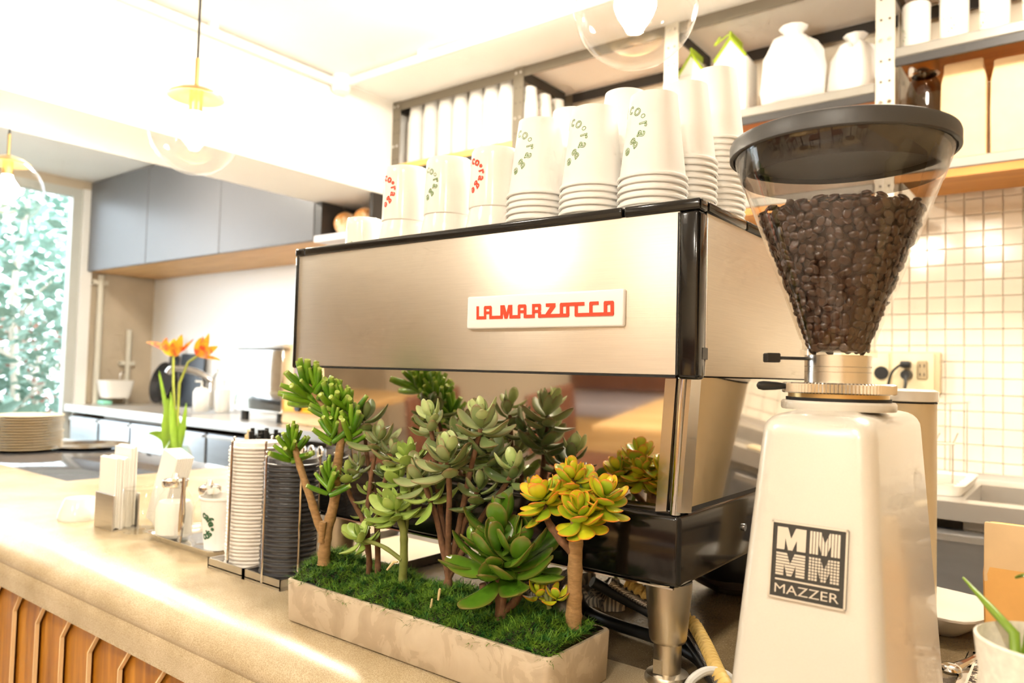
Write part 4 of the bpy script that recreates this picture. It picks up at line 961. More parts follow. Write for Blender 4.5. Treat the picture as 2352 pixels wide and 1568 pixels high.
# ================================================================ under and beside the machine
def wavy_cloth():
    m, N, L, b = newmat('wavy_cloth'); tc = N.new('ShaderNodeTexCoord'); w = N.new('ShaderNodeTexWave'); w.inputs['Scale'].default_value = 60; w.inputs['Distortion'].default_value = 3.; w.inputs['Detail'].default_value = 0
    L.new(tc.outputs['Object'], w.inputs['Vector']); r = N.new('ShaderNodeValToRGB'); e = r.color_ramp.elements
    e[0].position = .42; e[0].color = lin(120,116,108); e[1].position = .58; e[1].color = lin(206,196,176); L.new(w.outputs[0], r.inputs[0]); L.new(r.outputs[0], b.inputs['Base Color']); b.inputs['Roughness'].default_value = .9; return m
WC = wavy_cloth()
for (x0,x1,y0,y1,lab) in ((-.45,-.32,.20,.32,'grey wavy striped cloth folded under the machine'),(-.29,-.215,.215,.32,'small striped cloth crumpled behind the machine hoses')):
    vs = []; fs = []; n = 14
    for top_ in (1,0):
        for i in range(n+1):
            for j in range(n+1):
                x = x0+(x1-x0)*i/n; y = y0+(y1-y0)*j/n; h = .010+.012*max(0,math.sin(i*.6)*math.cos(j*.5))+.006*math.sin(i*1.1+j*.8)
                vs.append((x+.006*math.sin(j),y+.006*math.sin(i),max(.004,h) if top_ else .0005))
    N1 = (n+1)**2
    for i in range(n):
        for j in range(n): a = i*(n+1)+j; fs += [(a,a+n+1,a+n+2,a+1),(N1+a,N1+a+1,N1+a+n+2,N1+a+n+1)]
    bd_ = [i*(n+1) for i in range(n+1)] + [n*(n+1)+j for j in range(1,n+1)] + [i*(n+1)+n for i in range(n-1,-1,-1)] + [j for j in range(n-1,0,-1)]
    for a, b in zip(bd_, bd_[1:]+bd_[:1]): fs.append((a,b,N1+b,N1+a))
    solid('dish_cloth', MB().add(vs, fs), WC, lab, 'cloth', ((x0+x1)/2,(y0+y1)/2,0), 'cloths under the machine', 70)
def curve(pts, K=8):
    pts = [Vector(p) for p in pts]; out = []
    for i in range(len(pts)-1):
        p0 = pts[max(i-1,0)]; p1 = pts[i]; p2 = pts[i+1]; p3 = pts[min(i+2,len(pts)-1)]
        for k in range(K): t = k/K; out.append(.5*((2*p1)+(p2-p0)*t+(2*p0-5*p1+4*p2-p3)*t*t+(3*p1-p0-3*p2+p3)*t**3))
    return out+[pts[-1]]
h1 = [at(1325,1360,2,.05), at(1345,1400,2,.010), at(1410,1432,2,.009), at(1490,1458,2,.009), at(1570,1490,2,.009), at(1620,1530,2,.009), at(1660,1600,2,.009)]
solid('rubber_hose', MB().tube(curve(h1), .008, 12), BLACKP, 'thick black hose lying on the bar under the machine', 'hose', h1[1])
h2 = [at(1360,1335,2,.075), at(1420,1368,2,.055), at(1490,1405,2,.035), at(1560,1450,2,.020), at(1600,1500,2,.014), at(1640,1560,2,.010)]
solid('rubber_hose', MB().tube(curve(h2), .0072, 12), BLACKP, 'second black hose sloping down behind the machine leg', 'hose', h2[-1])
h3 = [at(1400,1335,2,.075), at(1470,1378,2,.052), at(1555,1420,2,.034), at(1590,1460,2,.024), at(1618,1505,2,.020), at(1640,1545,2,.018), at(1670,1600,2,.018)]
def braid():
    m, N, L, b = newmat('braided_steel'); tc = N.new('ShaderNodeTexCoord'); w = N.new('ShaderNodeTexChecker'); w.inputs['Scale'].default_value = 700
    w.inputs[1].default_value = (.75,.70,.62,1); w.inputs[2].default_value = (.12,.10,.09,1); L.new(tc.outputs['Object'], w.inputs[0]); L.new(w.outputs[0], b.inputs['Base Color']); b.inputs['Metallic'].default_value = .8; b.inputs['Roughness'].default_value = .35; return m
solid('braided_hose', MB().tube(curve(h3), .0062, 12), braid(), 'braided steel water hose behind the machine leg', 'hose', h3[-1])
h4 = curve([at(1440,1335,2,.085), at(1520,1385,2,.065), at(1585,1425,2,.045), at(1612,1465,2,.035), at(1632,1505,2,.028), at(1650,1545,2,.022), at(1680,1600,2,.02)], 22)
solid('ribbed_hose', MB().tube(h4, [.0086 if i % 4 < 2 else .0062 for i in range(len(h4))], 12), pm('cream_rubber', lin(206,176,104), .55), 'cream ribbed drain hose curling down behind the machine leg', 'hose', h4[-1], smooth=40)
h5 = [at(1575,1590,2,.006), at(1590,1560,2,.020), at(1625,1540,2,.026), at(1665,1548,2,.02), at(1700,1580,2,.008)]
solid('power_cable', MB().tube(curve(h5), .0048, 10), pm('grey_cable', lin(196,194,188), .4), 'grey power cable looping beside the machine foot', 'cable', h5[0])
q = at(1715,1372,2,0) + Vector((-.03,.03,0))
solid('black_bowl', MB().lathe([(0,.004),(.03,.003),(.032,0),(.04,.001),(.070,.016),(.082,.030),(.083,.032),(.080,.0325),(.066,.020),(.035,.007),(0,.007)], 40, q), pm('dark_brown_glaze', (.05,.035,.028,1), .25), 'dark shallow bowl on the bar behind the machine', 'bowl', (q.x,q.y,0))
solid('knock_box', MB().lathe([(0,.012),(.045,.012),(.050,.02),(.052,.085),(.054,.087),(.055,.085),(.053,.012),(.05,.0075),(0,.0075)], 32, q), BLACKP, 'black round knock box standing in the dark bowl', 'knock box', (q.x,q.y,.0075))
q = at(985,1262,2,0)
t = thing('drip_tray', 'flat steel tray under the espresso machine', 'tray', (-.69,.24,0))
build('pan', loft([(rrect(-.80,-.60,.14,.34,.01,3),.001),(rrect(-.805,-.595,.135,.345,.012,3),.018),(rrect(-.803,-.597,.137,.343,.012,3),.018),(rrect(-.798,-.602,.142,.338,.01,3),.003)]), STEEL2, t, 40)
build('liner', MB().span(-.797,-.603,.143,.337,.003,.005), pm('cream_liner', lin(222,208,180), .7), t, None)

# ================================================================ right of the grinder
q = Vector((at(2092,900,1,.47).x-.006,.47,0))
t = thing('canister', 'tall beige cylinder canister with white lid behind the grinder', 'canister', q)
zl = at(2092,895,1,.47).z
build('body', MB().cyl((q.x,q.y,0), (q.x,q.y,zl-.018), .040, n=40), pm('beige_enamel', lin(214,196,160), .35), t); build('lid', MB().lathe([(0,zl+.002),(.036,zl+.001),(.0425,zl-.002),(.0425,zl-.016),(.041,zl-.017),(0,zl-.017)], 40, q), WHITEC, t); build('seal', MB().cyl((q.x,q.y,zl-.0195), (q.x,q.y,zl-.0165), .0405, n=40), SEAM, t)
# scalloped white dish
q = at(2128,1425,2,.02); q.z = 0; q.y += .06; n = 40; vs = []; fs = []
ring = []
for k in range(n):
    a = 2*pi*k/n; rr = .085*(1+.16*abs(math.cos(2*a))**3 - .05*abs(math.sin(2*a)))
    ring.append((rr*math.cos(a+.5), rr*math.sin(a+.5)))
sec_ = []
for s_, z in ((.30,0),(.55,.001),(.72,.012),(1.0,.032),(1.0,.035),(.96,.035),(.70,.017),(.5,.007),(.1,.006)): sec_.append(([(q.x+x*s_, q.y+y*s_) for x, y in ring], z))
solid('scalloped_dish', loft(sec_), pm('dish_glaze', (.62,.58,.50,1), .25), 'white four-cornered dish on the bar behind the grinder', 'dish', (q.x,q.y,0), smooth=50)
# grinder tray with spilled coffee grounds
t = thing('grounds_tray', 'shallow steel tray speckled with coffee grounds beside the grinder', 'tray', (.30,.24,0))
def grounds():
    m, N, L, b = newmat('coffee_grounds_steel'); tc = N.new('ShaderNodeTexCoord'); nz = N.new('ShaderNodeTexNoise'); nz.inputs['Scale'].default_value = 170; nz.inputs['Detail'].default_value = 5
    L.new(tc.outputs['Object'], nz.inputs['Vector']); r = N.new('ShaderNodeValToRGB'); e = r.color_ramp.elements
    e[0].position = .46; e[0].color = (.03,.015,.008,1); e[1].position = .52; e[1].color = lin(228,214,190); L.new(nz.outputs[0], r.inputs[0]); L.new(r.outputs[0], b.inputs['Base Color']); b.inputs['Roughness'].default_value = .4; return m
build('pan', MB().span(.222,.50,.10,.355,.001,.004), grounds(), t, None)
for a in ((.218,.50,.350,.362),(.218,.50,.093,.103),(.214,.226,.093,.362),(.494,.504,.093,.362)): build('rim', MB().rbox(((a[0]+a[1])/2,(a[2]+a[3])/2,.006), (a[1]-a[0],a[3]-a[2],.011), .002, 1), CHROME, t)
gq = at(2195,1545,2,.006)
solid('measuring_scoop', MB().tube([gq+Vector((0,0,.006)), gq+Vector((.01,.02,.010)), gq+Vector((.02,.05,.012))], [.006,.004,.004], 8).sphere(gq+Vector((-.004,-.014,.008)), .013, 14, 8, (1,1,.5)), CHROME, 'small steel scoop lying in the grounds tray', 'scoop', (gq.x,gq.y,.004))
# kraft bag standing on the tray edge, and a potted plant nearest the viewer
bq = at(2262,1560,2,.011)
bx0, by0 = at(2258,1500,1,.16).x, .16
t = thing('paper_bag', 'folded kraft paper bag with pale label standing right of the grinder', 'paper bag', (bx0+.05,by0+.03,.0045))
bz = at(2262,1205,1,by0).z
bs = [(rrect(bx0,bx0+.105,by0,by0+.065,.006,2),.0045),(rrect(bx0+.001,bx0+.104,by0-.002,by0+.066,.006,2),bz*.4),(rrect(bx0-.001,bx0+.104,by0+.002,by0+.060,.006,2),bz*.75),(rrect(bx0+.004,bx0+.100,by0+.012,by0+.030,.004,2),bz)]
build('sack', loft(bs), KRAFT, t, 40)
build('folded_top', MB().rbox((bx0+.052,by0+.008,bz*.86), (.104,.006,bz*.30), .002, 2, Matrix.Rotation(-.10,3,'X')), KRAFTL, t)
pq = C_ = CAM + to_world(_v(2420,1640)/_v(2420,1640).z)*.50
pq = Vector((pq.x,pq.y,0)); pz = at(2300,1455,1,pq.y).z
t = thing('plant_pot', 'pale speckled round pot nearest the viewer at the right corner', 'pot', pq)
build('pot', MB().lathe([(0,.004),(.030,.004),(.032,0),(.040,.003),(.050,pz*.5),(.043,pz*.85),(.046,pz),(.044,pz+.001),(.040,pz*.85),(0,pz*.8)], 40, pq), pm('speckled_grey', lin(226,220,204), .5, var=.1, scale=200), t)
build('soil', MB().cyl(pq+Vector((0,0,pz*.80)), pq+Vector((0,0,pz*.84)), .041, n=30), pm('pot_soil', (.03,.02,.015,1), .9), t)
GL = pm('grass_leaf', lin(120,150,40), .4)
a0 = pq+Vector((-.02,0,pz*.82))
t = thing('spider_plant', 'thin green blades of a grassy plant arching from the near pot', 'plant', a0)
build('leaf', MB().tube([a0, at(2330,1455,1,pq.y+.01), at(2275,1395,1,pq.y+.03), at(2212,1326,1,pq.y+.05)], [.004,.0035,.0028,.0008], 8), GL, t, 60)
build('leaf', blade(a0, a0+Vector((.02,.0,.09)), at(2332,1325,1,pq.y+.02), .006), GL, t, 60)
build('leaf', blade(a0, a0+Vector((.03,-.01,.10)), a0+Vector((.10,-.03,.08)), .006), GL, t, 60)
# ================================================================ back counter, sinks, outlets
CT = .055; CYF = 1.40
def slab_with_holes(x0, x1, y0, y1, z0, z1, holes):
    g = MB(); xs = [x0]
    for h in sorted(holes): 
        g.span(xs[-1], h[0], y0, y1, z0, z1); g.span(h[0], h[1], y0, h[2], z0, z1); g.span(h[0], h[1], h[3], y1, z0, z1); xs.append(h[1])
    return g.span(xs[-1], x1, y0, y1, z0, z1)
HL = (-4.75,-3.75,1.50,1.88); HRr = (.09,.75,1.47,1.84)
SS = pm('sink_steel', (.70,.68,.65,1), .32, .85, bump=.04, bscale=8)
t = thing('steel_countertop', 'long stainless steel counter along the back wall', 'countertop', (-1.6,1.7,0))
build('top', slab_with_holes(-5.12, 2.5, CYF, YB-.012, CT-.045, CT, [HL, HRr]), SS, t, None)
build('upstand', MB().span(-5.12, 2.5, YB-.026, YB-.0125, CT, CT+.02), SS, t, None)
for h, lab in ((HL,'left'),(HRr,'right')):
    g = MB(); x0,x1,y0,y1 = h; d = CT-.20
    g.span(x0-.004,x0,y0,y1,d,CT-.0455).span(x1,x1+.004,y0,y1,d,CT-.0455).span(x0,x1,y0-.004,y0,d,CT-.0455).span(x0,x1,y1,y1+.004,d,CT-.0455).span(x0,x1,y0,y1,d-.004,d)
    build('basin', g, pm('basin_steel_'+lab, (.50,.46,.40,1), .4, .15), t, None)
# counter cabinets: one unit every .85 m
CABS = pm('steel_door', (.60,.62,.66,1), .28, 1., var=.05, scale=5, stretch=(1,1,8)); GAP = pm('door_gap', (.03,.03,.03,1), .5)
xs = [-5.10+.85*i for i in range(9)]
places = ['under the window end of the sink','under the left sink','beside the left sink','below the ice bin','opposite the espresso machine','behind the paper cups','below the dish rack','below the right sink','at the far right']
for i, x in enumerate(xs):
    x1 = min(x+.845, 2.5)
    t = thing('counter_cabinet', 'stainless steel base cabinet ' + places[i], 'cabinet', ((x+x1)/2,1.7,FZ), 0, 'steel cabinets along the back wall')
    build('body', MB().span(x+.001, x1-.001, 1.47, 1.97, FZ+.08, CT-.21), GAP, t, None); build('plinth', MB().span(x+.01,x1-.01,1.5,1.95,FZ,FZ+.08), GAP, t, None)
    for a, b in ((x+.003,(x+x1)/2-.012),((x+x1)/2+.012,x1-.012)):
        d = build('door', MB().rbox(((a+b)/2,1.449,-.42), (b-a,.036,.80), .004, 1), CABS, t)
        build('handle', MB().span(a+.01,b-.01,1.418,1.431,-.045,-.03), SS, d, None)
# outlets beside the shelf
OUT = pm('outlet_plate', lin(206,188,150), .4); o0, o1 = at(1990,808,1,1.96), at(2160,905,1,1.96)
t = thing('wall_outlet', 'double wall outlet box with black plug on the tiled wall', 'outlet', (o0.x,1.98,(o0.z+o1.z)/2))
xm = at(2048,850,1,1.96).x; za, zb = o1.z, at(2160,808,1,1.96).z
build('housing', MB().rbox(((o0.x-.08+o1.x)/2,1.975,(za+zb)/2), (o1.x-o0.x+.08,.04,zb-za), .004, 2), OUT, t)
build('faceplate', MB().rbox(((xm+.004+o1.x-.016)/2,1.953,(za+zb)/2), (o1.x-xm-.020,.008,zb-za-.008), .003, 2), pm('outlet_face', lin(222,206,170), .35), t)
build('faceplate', MB().rbox(((o0.x-.07+xm-.004)/2,1.953,(za+zb)/2), (xm-o0.x+.062,.008,zb-za-.008), .003, 2), pm('outlet_face2', lin(222,206,170), .35), t)
pk = at(2024,856,1,1.945); build('socket', MB().cyl((pk.x,1.944,pk.z), (pk.x,1.952,pk.z), .022, n=20), BLACKP, t)
pk = at(2118,850,1,1.945); s_ = build('socket', MB().rbox((pk.x,1.947,pk.z), (.032,.006,.060), .004, 1), pm('socket_grey', lin(170,152,118), .5), t)
for dz in (-.014,.014):
    for dx in (-.006,.006): build('slot', MB().box((pk.x+dx,1.9435,pk.z+dz), (.003,.002,.010)), SEAM, s_, None)
pk = at(2080,852,1,1.93)
t = thing('power_plug', 'black plug pushed into the wall outlet', 'plug', (pk.x,1.93,pk.z-.03))
build('plug', MB().cyl((pk.x,1.949,pk.z-.012), (pk.x,1.918,pk.z-.012), .018, .014, 16), BLACKP, t); build('cap', MB().rbox((pk.x,1.93,pk.z+.022), (.03,.03,.022), .005, 2), BLACKP, t)
build('cable', MB().tube(curve([(pk.x,1.92,pk.z-.014),(pk.x,1.905,pk.z-.06),(pk.x-.05,1.91,pk.z-.12),(pk.x-.09,1.93,pk.z-.24)]), .0045, 8), BLACKP, t)
build('cable', MB().tube(curve([(pk.x-.012,1.925,pk.z+.022),(pk.x-.04,1.92,pk.z-.01),(pk.x-.055,1.92,pk.z-.09),(pk.x-.07,1.93,pk.z-.24)]), .004, 8), BLACKP, t)
# dish rack
WIRE = pm('coated_wire', (.50,.44,.36,1), .3, .5)
rx0, rx1, ry0, ry1 = -.62, .075, 1.50, 1.86
t = thing('dish_rack', 'white wire dish rack on a drip tray beside the right sink', 'dish rack', ((rx0+rx1)/2,1.68,CT))
build('drip_tray', loft([(rrect(rx0,rx1,ry0,ry1,.03,4),CT+.001),(rrect(rx0-.01,rx1+.01,ry0-.01,ry1+.01,.035,4),CT+.028),(rrect(rx0-.006,rx1+.006,ry0-.006,ry1+.006,.035,4),CT+.028),(rrect(rx0+.004,rx1-.004,ry0+.004,ry1-.004,.03,4),CT+.006)]), pm('rack_tray', (.80,.77,.70,1), .35), t, 40)
for k in range(16):
    x = rx0+.02+(rx1-rx0-.04)*k/15; h = .16+.05*(k/15)
    build('wire', MB().tube([(x,ry0+.03,CT+.03),(x,ry0+.03,CT+.03+h*.5),(x+.005,ry0+.09,CT+.03+h*.62)], .0022, 6), WIRE, t); build('wire', MB().tube([(x,ry1-.03,CT+.03),(x,ry1-.03,CT+.03+h)], .0022, 6), WIRE, t)
for y, z0, z1 in ((ry0+.03,.105,.135),(ry1-.03,.19,.24)): build('rail', MB().tube([(rx0+.015,y,CT+z0),(rx1-.015,y,CT+z1)], .003, 8), WIRE, t)
for k in range(6):
    y = ry0+.06+.05*k; build('wire', MB().tube([(rx0+.02,y,CT+.022),(rx1-.02,y,CT+.022)], .002, 6), WIRE, t)
q = Vector((.45,1.86,CT))
t = thing('sink_tap', 'low chrome mixer tap behind the right sink', 'tap', q)
build('column', MB().cyl((.40,1.90,CT), (.40,1.90,CT+.05), .02, n=20), CHROME, t); build('spout', MB().tube(curve([(.40,1.90,CT+.045),(.34,1.86,CT+.055),(.30,1.78,CT+.04)]), .011, 10), CHROME, t)
solid('sink_cloth', MB().rbox((.30,1.445,CT+.006), (.16,.06,.010), .004, 2), pm('cream_cloth', lin(222,206,172), .9, bump=.4, bscale=60), 'cream cloth folded on the edge of the right sink', 'cloth', (.30,1.445,CT))

# ================================================================ left kitchen end
PIPE = pm('grey_pipe', lin(212,208,194), .4)
def LW(px, py): return at(px, py, 0, XL+.04)
for pxa, ya, yb, r, lab in ((233,632,900,.020,'pale vertical pipe high on the concrete pier'),(297,757,912,.017,'shorter vertical pipe with clamp on the concrete pier')):
    a, b = LW(pxa,ya), LW(pxa-2,yb)
    t = thing('wall_pipe', lab, 'pipe', (b.x,b.y,CT)); build('tube', MB().cyl((a.x,a.y,CT), (a.x,a.y,a.z), r, n=14), PIPE, t); build('clamp', MB().box((a.x-.018,a.y,a.z-(.05 if pxa < 250 else .24)), (.04,.10,.03)), PIPE, t, None)
def basket(c, s_, lab):
    t = thing('wire_basket', lab, 'basket', c); x,y,z = c
    build('tub', loft([(rrect(x-s_[0]/2+.02,x+s_[0]/2-.02,y-s_[1]/2+.02,y+s_[1]/2-.02,.03,3),z),(rrect(x-s_[0]/2,x+s_[0]/2,y-s_[1]/2,y+s_[1]/2,.03,3),z+s_[2]),(rrect(x-s_[0]/2+.008,x+s_[0]/2-.008,y-s_[1]/2+.008,y+s_[1]/2-.008,.03,3),z+s_[2]),(rrect(x-s_[0]/2+.028,x+s_[0]/2-.028,y-s_[1]/2+.028,y+s_[1]/2-.028,.03,3),z+.01)]), WHITEC, t, 40)
    build('handle', MB().tube(curve([(x+s_[0]/2-.02,y,z+s_[2]),(x+s_[0]/2-.01,y,z+s_[2]+.05),(x+s_[0]/2-.03,y+.03,z+s_[2]+.06)]), .008, 8), WIRE, t)
q = LW(238,912); basket((XL+.16, q.y+.02, CT+.045), (.18,.20,.12), 'white plastic basket hanging over the left sink')
BLKPAN = pm('black_pan', (.02,.02,.022,1), .4)
q = at(378,890,1,1.90); t = thing('frying_pan', 'black frying pan leaning against the white backsplash', 'pan', (q.x,1.88,CT))
pmx = Matrix.Translation((q.x,1.905,CT+.15)) @ Matrix.Rotation(rad(78),4,'X')
build('bowl', MB().merge(MB().lathe([(0,0),(.11,0),(.145,.035),(.147,.035),(.112,-.004),(0,-.004)], 36), pmx), BLKPAN, t); build('handle', MB().tube([(q.x+.04,1.93,CT+.28),(q.x+.09,1.95,CT+.46)], [.014,.018], 8), BLKPAN, t)
for px0, px1, py0, py1, y, lab in ((385,400,815,905,1.95,'narrow black cutting board by the frying pan'),(412,462,812,908,1.94,'dark slate cutting board leaning behind the tap')):
    a, b = at(px0,py0,1,y), at(px1,py1,1,y); bz_ = max(CT, b.z)
    solid('cutting_board', MB().rbox(((a.x+b.x)/2,y+.008,(CT+a.z)/2), (b.x-a.x,.014,a.z-CT), .006, 2, Matrix.Rotation(rad(-4),3,'X')), pm('slate', (.035,.045,.06,1), .4), lab, 'cutting board', ((a.x+b.x)/2,y,CT), 'boards behind the left sink')
q = at(482,905,1,1.86); t = thing('kitchen_tap', 'chrome kitchen tap over the left sink', 'tap', (q.x,1.86,CT))
build('column', MB().cyl((q.x,1.88,CT), (q.x,1.88,CT+.19), .022, n=18), CHROME, t); build('spout', MB().tube(curve([(q.x,1.88,CT+.18),(q.x-.10,1.82,CT+.24),(q.x-.24,1.74,CT+.26),(q.x-.27,1.72,CT+.23)]), .022, 12), CHROME, t); build('lever', MB().tube([(q.x,1.88,CT+.19),(q.x+.08,1.86,CT+.26)], .010, 8), CHROME, t)
q = at(463,905,1,1.74); t = thing('soap_bottle', 'white pump soap bottle beside the left sink', 'bottle', (q.x,1.74,CT))
build('bottle', MB().lathe([(0,0),(.045,0),(.05,.01),(.05,.12),(.035,.145),(.016,.15),(0,.15)], 28, (q.x,1.74,CT)), WHITEC, t); build('pump', MB().tube([(q.x,1.74,CT+.15),(q.x,1.74,CT+.185),(q.x-.04,1.72,CT+.185)], .006, 8), WHITEC, t)
q = at(512,900,1,1.78); t = thing('soap_bottle', 'second white bottle next to the steel bin', 'bottle', (q.x,1.78,CT))
build('bottle', MB().lathe([(0,0),(.04,0),(.045,.01),(.045,.14),(.02,.16),(0,.16)], 28, (q.x,1.78,CT)), WHITEC, t); build('cap', MB().cyl((q.x,1.78,CT+.16), (q.x,1.78,CT+.20), .018, n=16), WHITEC, t)
a, b = at(538,800,1,1.52), at(640,950,1,1.52)
t = thing('steel_bin', 'upright stainless ice bin with feet on the back counter', 'bin', ((a.x+b.x)/2,1.7,CT))
build('body', MB().rbox(((a.x+b.x)/2,1.70,(CT+.05+a.z)/2), (b.x-a.x,.34,a.z-CT-.05), .012, 3), CHROME, t); build('lid', MB().rbox(((a.x+b.x)/2+.01,1.69,a.z+.012), (b.x-a.x+.04,.36,.022), .005, 2), SS, t)
for sx in (-.16,.16):
    for y in (1.57,1.83): build('foot', MB().cyl(((a.x+b.x)/2+sx,y,CT), ((a.x+b.x)/2+sx,y,CT+.052), .022, n=14), BLACKP, t)
a, b = at(645,790,1,1.55), at(740,952,1,1.55)
t = thing('juice_press', 'beige countertop appliance with yellow front panel and dark knob', 'appliance', ((a.x+b.x)/2,1.72,CT))
build('housing', MB().rbox(((a.x+b.x)/2+.05,1.73,(CT+a.z)/2), (b.x-a.x+.06,.36,a.z-CT), .015, 3), pm('appliance_tan', lin(206,180,138), .4), t)
ya_, yb_ = at(655,920,1,1.545), at(740,952,1,1.545); pn = build('front_panel', MB().rbox(((ya_.x+yb_.x)/2+.05,1.545,(ya_.z+yb_.z)/2), (yb_.x-ya_.x+.10,.02,ya_.z-yb_.z), .006, 2), pm('yellow_panel', lin(250,176,24), .35), t)
kq = at(686,936,1,1.53); build('knob', MB().cyl((kq.x,1.535,kq.z), (kq.x,1.515,kq.z), .020, n=18), BLACKP, pn)
wq = at(690,860,1,1.545); build('window', MB().rbox((wq.x+.02,1.546,wq.z), (.14,.012,.17), .01, 2), pm('brown_window', lin(120,80,60), .3), t)
q = at(240,928,2,CT); solid('scrub_sponge', MB().rbox((q.x,q.y,CT+.014), (.10,.06,.026), .008, 2), pm('mint_sponge', lin(150,222,196), .9), 'mint green sponge on the edge of the left sink', 'sponge', (q.x,q.y,CT))
# wall cabinets
CAB = pm('grey_laminate', lin(98,98,101), .38, var=.03, scale=2); UND = wood_mat('cabinet_underside', lin(196,148,92), lin(222,178,120), 3, (1,8,8), .5)
cz0, cz1 = .965, CZ-.012
xc = [XL+.03, at(338,500,1,1.5).x, at(505,500,1,1.5).x, -2.645]
for i, lab in enumerate(('grey wall cabinet nearest the window','middle grey wall cabinet above the sink','grey wall cabinet next to the bread niche')):
    x0, x1 = xc[i], xc[i+1]
    t = thing('wall_cabinet', lab, 'cabinet', ((x0+x1)/2,1.75,cz0), 0, 'grey wall cabinets')
    build('carcass', MB().span(x0+.001,x1-.001,1.522,YB-.013,cz0+.012,cz1), CAB, t, None); build('door', MB().rbox(((x0+x1)/2,1.51,(cz0+cz1)/2), (x1-x0-.006,.020,cz1-cz0), .002, 1), CAB, t); build('underside', MB().span(x0+.001,x1-.001,1.522,YB-.013,cz0,cz0+.012), UND, t, None)
# niche with bread bags under the beam
DK = pm('dark_steel', (.035,.032,.03,1), .45); nx0, nx1, nz0, nz1 = -2.64, -2.225, .985, 1.148
t = thing('wall_niche', 'dark framed open niche shelf under the beam', 'shelf', ((nx0+nx1)/2,1.75,nz0))
build('side', MB().span(nx0,nx0+.05,1.50,1.985,nz0,nz1), DK, t, None); build('side', MB().span(nx1-.02,nx1,1.50,1.985,nz0,nz1), DK, t, None); build('shelf_board', MB().span(nx0,nx1,1.50,1.985,nz0-.03,nz0), pm('pale_board', lin(216,214,220), .5), t, None)
build('back', MB().span(nx0+.05,nx1-.02,1.97,1.985,nz0,nz1), pm('brown_back', lin(96,66,40), .7, var=.3, scale=10), t, None)
BREAD = pm('bread_crust', lin(206,138,62), .6, col2=lin(246,226,196), scale=14, contrast=(.42,.6))
for k, (bx, s_, yy) in enumerate(((-2.508,.062,1.585),(-2.368,.066,1.590),(-2.505,.070,1.80),(-2.345,.070,1.82))):
    c = Vector((bx,yy,nz0+s_*.96))
    t = thing('bread_loaf', 'wrapped round bread loaf in the niche, %s' % ('front left','front right','behind on the left','behind on the right')[k], 'bread', (c.x,c.y,nz0), 0, 'bread in the niche')
    g = MB().sphere(c, s_, 20, 12, (.95,.95,.95)); build('loaf', g, BREAD, t, 80); build('wrapper', MB().sphere(c, s_*1.04, 20, 12, (.96,.96,.955)), GLASS, t, 80); build('twist', MB().tube([c+Vector((0,-.01,s_*.9)), c+Vector((.01,-.02,s_*1.25))], [.004,.014], 8), GLASS, t)

# ================================================================ steel shelving on the back wall
SY0, SY1 = 1.60, 1.965
POST = pm('galvanised_angle', lin(206,200,186), .4, .35); POSTD = pm('grey_angle', lin(120,112,98), .5, .2); HOLE = pm('bolt_hole', (.08,.06,.045,1), .6)
BOARD = wood_mat('shelf_board_wood', lin(176,112,42), lin(206,142,66), 3, (1,9,9), .5); EDGE = pm('steel_edge', lin(150,146,138), .4, .5); WBOARD = pm('white_board', (.80,.77,.70,1), .5)
posts = [-2.195,-1.485,-.812,-.128,.55,1.25]
sh = thing('shelving_unit', 'bolted grey steel angle shelving hung on the back wall', 'shelving', (-.5,1.78,.88))
zlev = {0:(1.29,None), 1:(1.23,.93), 2:(1.23,.93), 3:(1.32,.975), 4:(1.32,.975)}
for i, x in enumerate(posts):
    for y in (SY0, SY1):
        pst = build('post', MB().span(x-.026,x+.026,y-.0015,y+.0015,.885 if i > 2 else 1.10,CZ-.003).span(x-.026,x-.023,y,y+(.03 if y == SY0 else -.03),.885 if i > 2 else 1.10,CZ-.003), POST if i > 1 else POSTD, sh, None)
        if y == SY0:
            z = .92 if i > 2 else 1.13; k = 0
            while z < CZ-.02:
                for dx in (-.011,.012): build('bolt' if k % 3 == 1 else 'hole', MB().cyl((x+dx,y-.0045 if k % 3 == 1 else y-.0022,z), (x+dx,y-.001,z), .006 if k % 3 == 1 else .004, n=10), CHROME if k % 3 == 1 else HOLE, pst)
                z += .062; k += 1
for i in range(5):
    x0, x1 = posts[i]+.027, posts[i+1]-.027; up_, lo_ = zlev[i]
    build('top_rail', MB().span(x0,x1,SY0,SY0+.004,CZ-.045,CZ-.004), POSTD, sh, None); build('back_rail', MB().span(x0,x1,SY1-.004,SY1,CZ-.045,CZ-.004), DK, sh, None)
    build('side_rail', MB().span(posts[i]-.003,posts[i]+.003,SY0+.03,SY1-.03,CZ-.045,CZ-.004), DK, sh, None)
    for z in (up_, lo_):
        if z is None: continue
        s_ = build('shelf', MB().span(x0,x1,SY0+.004,SY1-.004,z-.020,z), BOARD, sh, None)
        build('shelf_edge', MB().rbox(((x0+x1)/2,SY0-.002,z-.014), (x1-x0,.012,.030), .003, 1), EDGE if i > 0 else pm('yellow_edge', lin(226,190,110), .5), s_)
        build('shelf_lip', MB().span(x0,x1,SY0-.004,SY0+.006,z-.052,z-.029), DK if z > 1.1 else BOARD, s_, None)
